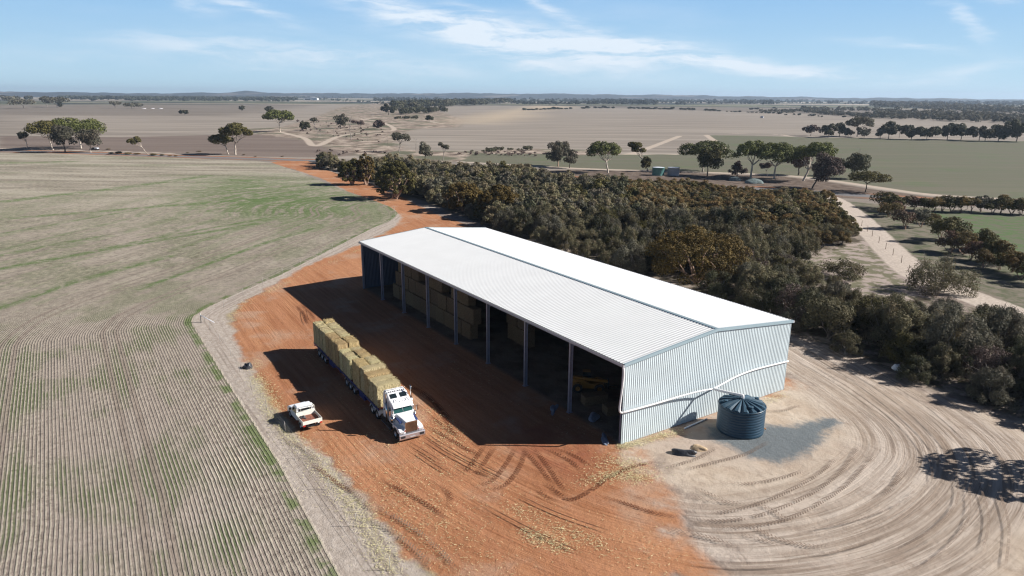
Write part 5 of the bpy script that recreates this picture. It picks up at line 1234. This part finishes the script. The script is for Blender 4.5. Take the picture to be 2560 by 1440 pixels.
# ------------------------------------------------------------------ distant bushes, belts and bush blocks
def blob_np(n, h, w, rs, leaf):
    lobes = [(rs.normal()*w*.16, rs.normal()*w*.16, h*rs.uniform(.4, .75), w*.34, w*.34, h*.30) for _ in range(4)]
    return crown_np(lobes, n, leaf, .8, rs, loose=.3, cull=.3)
rs = np.random.RandomState(5)
far_v = []
for i in range(4):
    Q, F, ti, lb = blob_np(150, 1.0, 1.0, rs, .26); Q[:, 2] = np.maximum(Q[:, 2], 0.0); far_v.append(mesh_np('far_bush', Q, F, LF['far'], fattr={'tint': ti, 'lobe': lb}))
hx = list(np.linspace(1310, 1955, 62))
for i, px in enumerate(hx):
    if rs.rand() < .22 or 1445 < px < 1455: continue
    py = np.interp(px, [1308, 1500, 1700, 1850, 1955], [276.5, 271, 275, 281, 285]); b_ = at(px, py); D = np.linalg.norm(b_-CAM); s_ = rs.uniform(7, 12)*D/FPX*(1.0 if px < 1800 else .6)
    o = link('hedge_bush', far_v[i % 4]); o.location = (b_[0], b_[1], 0); o.scale = (s_*1.2, s_*1.2, s_*.55); o.rotation_euler = (0, 0, rs.rand()*6)
    props(o, 'small dark bush in the broken line along the crest of the bare hill paddock', 'bush', 'bushes in a line along the hill crest')
for i, (px, py, w_) in enumerate([(1922,283,7),(1948,286,9),(1965,288,5),(1985,288,6),(1999,289,9),(2022,290,6),(2032,291,10),(2046,292,5),(2055,293,6),(2109,294,8),(2117,272,7),(2038,272,7),(1936,272,8),(1877,275,9),(1893,274,8)]):
    b_ = at(px, py); D = np.linalg.norm(b_-CAM); s_ = w_*D/FPX; o = link('lone_bush', far_v[i % 4]); o.location = (b_[0], b_[1], 0); o.scale = (s_, s_, s_*.6)
    props(o, 'tiny lone dark bush on the far bare slope left of the bush block', 'bush', 'lone bushes on the far slope')
# shrubs along the far road verge
for i, (px, py, w_) in enumerate([(278,385,14),(298,385,20),(322,386,18),(345,387,14),(383,389,18),(405,389,12),(425,391,9),(440,391,9),(272,374,10),(497,366+14,10),(640,392,8),(706,392,8),(470,383,8),(610,388,8)]):
    b_ = at(px, py); D = np.linalg.norm(b_-CAM); s_ = w_*D/FPX; Q, F, ti, lb = blob_np(420, 1, 1, rs, .13); Q[:, 2] = np.maximum(Q[:, 2], 0)
    o = link('verge_shrub', mesh_np('verge_shrub', Q, F, LF['brown'], fattr={'tint': ti, 'lobe': lb})); o.location = (b_[0], b_[1], 0); o.scale = (s_, s_, s_*.28)
    props(o, 'low brown shrub on the verge of the far road', 'shrub', 'shrubs on the far road verge')
def belt(name, label, boxes, lf='far', seed=1):
    """a wood far off: crowns in pixel boxes (x0, x1, base y at x0, base y at x1, depth px, crown px, count)"""
    rs = np.random.RandomState(seed); Vs, Ts, Ls = [], [], []
    for x0, x1, y0, y1, dep, cp, n in boxes:
        for _ in range(n):
            t = rs.rand(); px = x0+(x1-x0)*t; py = y0+(y1-y0)*t-rs.rand()**1.0*dep; b_ = at(px, py); D = np.linalg.norm(b_-CAM)
            w = cp*rs.uniform(.7, 1.5)*D/FPX; h = min(w*rs.uniform(.6, .95), 20)
            nl = 26 if cp < 9 else (60 if cp < 13 else 170); Q, F, ti, lb = blob_np(nl, h, w, rs, w*.30 if cp < 9 else (w*.2 if cp < 13 else w*.13)); Q[:, 2] = np.maximum(Q[:, 2], 0)
            Vs.append(Q+np.array([b_[0], b_[1], 0])); Ts.append(ti); Ls.append(lb)
    V = np.vstack(Vs); o = link(name, mesh_np(name, V, np.arange(len(V)).reshape(-1, 4), LF[lf], fattr={'tint': np.concatenate(Ts), 'lobe': np.concatenate(Ls)}))
    props(o, label, kind='stuff'); return o
belt('tree_belt', 'long dark tree belt crossing the middle distance', [(985,1275,276,260,7,20,150),(1000,1110,287,283,4,14,40),(983,1045,298,297,1.5,7,26)], 'dark', 2)
belt('bush_block', 'dense bushland block on the right beyond the tree line', [(2184,2600,296,312,14,12,420),(2180,2620,270,288,10,10,420),(2010,2190,283,297,4,9,150),(2000,2200,277,279,3,8,80),(1900,1985,282,284,5,6,60),(1950,2020,281,281,3,6,30)], 'grey', 3)
belt('bush_block', 'far dark bushland band along the left horizon plain', [(150,320,250,251,3,9,130),(315,560,253,254,6,9,330),(560,740,254,255,6,9,150),(735,960,246,262,3,5,60),(100,1000,243,247,2,4,260)], 'far', 4)
belt('bush_block', 'blue-dark woods filling the centre of the far distance', [(935,1310,255,260,7,7,330),(1290,1500,262,263,4,7,120),(1480,1640,262,264,7,9,110),(1840,1930,260,262,6,8,60),(1300,1960,255,262,6,6,330),(1690,1720,262,264,1,8,8),(1500,1600,258,258,3,9,30)], 'far', 5)
belt('bush_block', 'distant woods on the right horizon', [(1960,2560,259,268,6,5,330),(2300,2560,262,262,3,6,120),(1640,1900,256,258,4,5,120)], 'far', 6)
belt('creek_scrub', 'low grey-brown scrub scattered over the creek flat', [(740,960,335,360,40,5,60),(1140,1440,388,394,8,6,80),(780,1000,388,400,16,6,24)], 'purple', 7)
belt('creek_scrub', 'dark green low scrub by the creek beyond the woodland', [(1215,1330,379,377,2,10,26),(1180,1240,383,380,2,8,10)], 'dark', 8)

# ------------------------------------------------------------------ tyre prints, ruts and spilled straw
def strip_px(pts, w, wob=0.0, n=10):
    c_ = catmull(P(*pts), n); c_ = resample(c_, .35); d = np.gradient(c_, axis=0); d /= np.linalg.norm(d, axis=1)[:, None]; nrm = np.stack([-d[:, 1], d[:, 0]], 1)
    s_ = np.r_[0, np.cumsum(np.linalg.norm(np.diff(c_, axis=0), axis=1))]; V = []; tu = []; tv = []
    for k, u in enumerate(np.linspace(-1, 1, 5)): V.append(c_+nrm*w/2*u); tu.append(np.full(len(c_), u)); tv.append(s_)
    m_ = len(c_); V = np.vstack(V); F = []
    for k in range(4): a = np.arange(m_-1)+k*m_; F.append(np.stack([a, a+1, a+m_+1, a+m_], 1))
    te = np.tile(np.minimum(s_, s_[-1]-s_), 5)
    return V, np.vstack(F), np.concatenate(tu), np.concatenate(tv), te
def track_mat(name, dark, lug, base_a=.25, top=.8):
    m, g = mat(name); p = g.pos(); u = g.attr('tu'); v = g.attr('tv'); au = g.m('ABSOLUTE', u)
    nn = g.noise(p, 1.1, 4, .65); ns = g.noise(p, 6, 3, .6)
    if lug:
        f = g.m('FRACT', g.add(g.mul(g.add(v, g.mul(au, .20)), 1/.30), g.mul(g.m('GREATER_THAN', u, 0.0), .5))); ch = g.mul(g.ss(f, .45, .6), g.ss(f, 1.0, .9)); a = g.add(g.mul(ch, top), base_a)
    else: a = base_a+top
    a = g.mul(g.mul(a, g.ss(nn, .28, .52)), g.mul(g.mul(g.ss(au, 1.0, .72), g.ss(g.attr('te'), 0, 2.6)), g.ss(ns, .2, .5)))
    d = g.bsdf(g.mix(ns, dark, tuple(x*1.5 for x in dark)), .95, 0, None, .05); t = g.new('ShaderNodeBsdfTransparent'); mx = g.new('ShaderNodeMixShader')
    g.put(mx.inputs[0], a); g.t.links.new(t.outputs[0], mx.inputs[1]); g.t.links.new(d, mx.inputs[2]); g.out(mx.outputs[0]); return m
def tracks(name, lst, w, m, z0):
    for k, pts in enumerate(lst):
        V, F, tu, tv, te = strip_px(pts, w); me = mesh_np(name, np.column_stack([V, np.full(len(V), z0+.004*k)]), F, m, vattr={'tu': tu, 'tv': tv, 'te': te}); props(link(name, me), kind='structure')
redt = track_mat('moist_shaded_red_lugs', (0.120, 0.045, 0.025), True, .15, .75); sndt = track_mat('brown_sand_lugs', (0.165, 0.122, 0.095), True, .08, .75); rut = track_mat('rut_soil', (0.075, 0.034, 0.022), False, .2, .65); rut2 = track_mat('sand_rut_soil', (0.19, 0.145, 0.115), False, .1, .40)  # lug colours paint disturbed moist soil plus the shade inside pressed prints
tracks('tyre_tracks', [((1215,1108),(1190,1145),(1150,1195)),((1240,1112),(1215,1150),(1185,1195)),((1290,1114),(1265,1160),(1225,1205),(1170,1212)),((1315,1116),(1300,1165),(1260,1215),(1200,1225)),
   ((1330,1116),(1365,1160),(1395,1205),(1425,1245)),((1350,1116),(1420,1150),(1465,1190)),((1300,1116),(1350,1170),(1390,1225)),((1375,1118),(1440,1142),(1490,1180)),((1350,1200),(1385,1225),(1425,1250),(1480,1225),(1520,1195),(1580,1168),(1660,1150)),
   ((1335,1205),(1360,1240),(1420,1262)),((1030,975),(1080,1005),(1115,1050),(1150,1100)),((1012,962),(1062,985),(1100,1020),(1135,1062)),((1060,1060),(1110,1090),(1180,1130),(1230,1150)),((1075,1035),(1120,1075),(1170,1105)),
   ((1500,1238),(1570,1262),(1640,1285),(1720,1298)),((1560,1230),(1640,1262)),((1095,1205),(1125,1240),(1120,1290)),((940,1195),(1010,1230),(1080,1270),(1130,1310)),((1140,1160),(1190,1180),(1250,1200)),
   ((770,1150),(830,1200),(905,1250)),((740,762),(762,790),(772,815)),((752,760),(778,785),(790,803))], .55, redt, .012)
tracks('tyre_tracks', [((1720,1298),(1800,1305),(1900,1290),(1990,1255),(2060,1215),(2110,1170),(2150,1110)),((1770,1325),(1880,1318),(1980,1295),(2080,1240),(2130,1200),(2190,1130)),((1740,1290),(1850,1275),(1950,1240),(2040,1190),(2100,1140)),
   ((1800,1208),(1870,1212),(1950,1198),(2030,1172)),((1700,1180),(1780,1160),(1870,1135),(1930,1100)),((1650,1175),(1740,1150),(1800,1115)),((1720,1215),(1790,1245),(1850,1262)),((1820,1330),(1900,1352),(1985,1372)),((1850,1300),(1930,1345),(2020,1368),(2090,1362)),
   ((1860,1245),(1930,1280),(2010,1330)),((2190,1250),(2230,1220),(2260,1165)),((1900,1030),(1960,1028),(2010,1010)),((900,1290),(985,1335),(1060,1400),(1090,1450)),((925,1262),(1030,1322),(1110,1390),(1150,1450)),((850,1190),(900,1250),(960,1300)),
   ((700,1095),(760,1125),(820,1180)),((1700,1240),(1800,1258),(1900,1262)),((1640,1320),(1760,1345),(1880,1385))], .5, sndt, .11)
tracks('wheel_ruts', [((1058,1082),(1120,1122),(1200,1165),(1290,1208)),((1050,1092),(1110,1132),(1190,1175),(1270,1212)),((1008,1112),(1060,1148),(1110,1180),(1150,1200)),((1018,1106),(1075,1140),(1125,1172)),((1030,1102),(1070,1125)),
   ((1130,1160),(1180,1190)),((1280,1235),(1400,1290),(1560,1345)),((1200,1260),(1330,1330),(1480,1400)),((755,775),(760,800),(770,818)),((764,772),(770,798),(780,812))], .16, rut, .19)
tracks('wheel_ruts', [((2000,870),(2120,940),(2240,1030),(2330,1120),(2360,1200)),((2040,880),(2180,960),(2300,1050),(2390,1150)),((2020,905),(2140,975),(2250,1060),(2320,1150),(2330,1230)),((1990,895),(2100,960),(2210,1040)),((2390,1190),(2390,1260),(2330,1330),(2220,1390)),
   ((2300,1220),(2240,1270),(2130,1310),(2000,1335)),((2420,1210),(2420,1300),(2370,1370),(2280,1440)),((2060,870),(2200,940),(2330,1020),(2430,1110)),((1960,1395),(2100,1385),(2230,1340)),((1700,1410),(1850,1425),(2000,1420)),((2440,1200),(2470,1300),(2450,1400)),((2490,1220),(2520,1320),(2510,1440))], .22, rut2, .24)
m, g = mat('loose_straw'); g.out(g.bsdf(g.mix(g.attr('tint'), (0.42, 0.36, 0.19), (0.74, 0.69, 0.42)), .9, 0, None, .1)); MT['straw'] = m
rs = np.random.RandomState(31); pts = []
def spray(line, wid, n, k=1.0):
    n = int(n*(.65 if wid < .8 else .20))
    c_ = catmull(P(*line), 8); d_ = np.r_[0, np.cumsum(np.linalg.norm(np.diff(c_, axis=0), axis=1))]; s_ = rs.rand(n)*d_[-1]
    # clumpy
    cl_ = rs.rand(max(3, n//160))*d_[-1]; pick = rs.rand(n) < .6; s_[pick] = cl_[rs.randint(len(cl_), size=pick.sum())]+rs.normal(size=pick.sum())*.9; s_ = np.clip(s_, 0, d_[-1])
    q = np.stack([np.interp(s_, d_, c_[:, 0]), np.interp(s_, d_, c_[:, 1])], 1)+rs.normal(size=(n, 2))*wid; pts.append(q)
spray(((640,940),(665,1000),(700,1060),(745,1110),(800,1160),(850,1225),(900,1290),(950,1380),(985,1440)), .55, 9000)
spray(((630,905),(655,960),(690,1030),(730,1090)), .7, 2500)
spray(((760,1100),(850,1180),(960,1260),(1100,1340),(1250,1440)), 2.2, 7000)
spray(((1060,1010),(1100,1070),(1160,1130)), 1.0, 3500); spray(((1120,1150),(1250,1230),(1420,1310),(1650,1390)), 1.4, 3000)
spray(((1500,1165),(1550,1150),(1600,1175),(1660,1190)), .8, 4500); spray(((1450,1215),(1520,1190),(1600,1195)), .6, 1800); spray(((1320,1330),(1370,1355),(1420,1370)), .5, 1200)
spray(((1280,1270),(1400,1320),(1520,1370)), .5, 900); spray(((780,880),(840,950),(920,1050),(980,1100)), 1.2, 2500); spray(((1000,1180),(1040,1280),(1150,1330)), 2.0, 3500)
spray(((1555,1118),(1640,1095),(1700,1078)), .35, 2500); spray(((1800,1060),(1960,985)), .4, 900); spray(((900,625),(800,668),(680,725),(600,765),(585,800)), .5, 2500); spray(((940,740),(1100,870),(1300,1010),(1500,1090)), 1.6, 4000)
q = np.vstack(pts); n = len(q); a = rs.rand(n)*pi; ln = rs.uniform(.035, .11, n); wd = rs.uniform(.006, .013, n); d = np.stack([np.cos(a), np.sin(a), rs.uniform(-.15, .35, n)], 1)*ln[:, None]; w = np.stack([-np.sin(a), np.cos(a), rs.uniform(-.6, .6, n)], 1)*wd[:, None]
c3 = np.column_stack([q, .05+rs.rand(n)*.05]); Q = np.stack([c3-d-w, c3+d-w, c3+d+w, c3-d+w], 1).reshape(-1, 3); Q[:, 2] = np.maximum(Q[:, 2], .014)
props(link('loose_straw', mesh_np('loose_straw', Q, np.arange(4*n).reshape(-1, 4), MT['straw'], fattr={'tint': rs.rand(n)})), 'loose straw scattered over the yard and the verge', kind='stuff')

# ------------------------------------------------------------------ the hazy air
hm = bpy.data.materials.new('air'); hm.use_nodes = True; g = G(hm.node_tree)
vp = g.new('ShaderNodeVolumePrincipled'); vp.inputs['Color'].default_value = (0.62, 0.78, 1.0, 1); vp.inputs['Density'].default_value = 7.5e-5; vp.inputs['Anisotropy'].default_value = 0.2
g.t.links.new(vp.outputs[0], g.new('ShaderNodeOutputMaterial').inputs['Volume'])
b = MB(); b.box(-16000, 16000, -16000, 16000, -1.0, 130); hz = b.build('haze', hm); props(hz, kind='stuff')
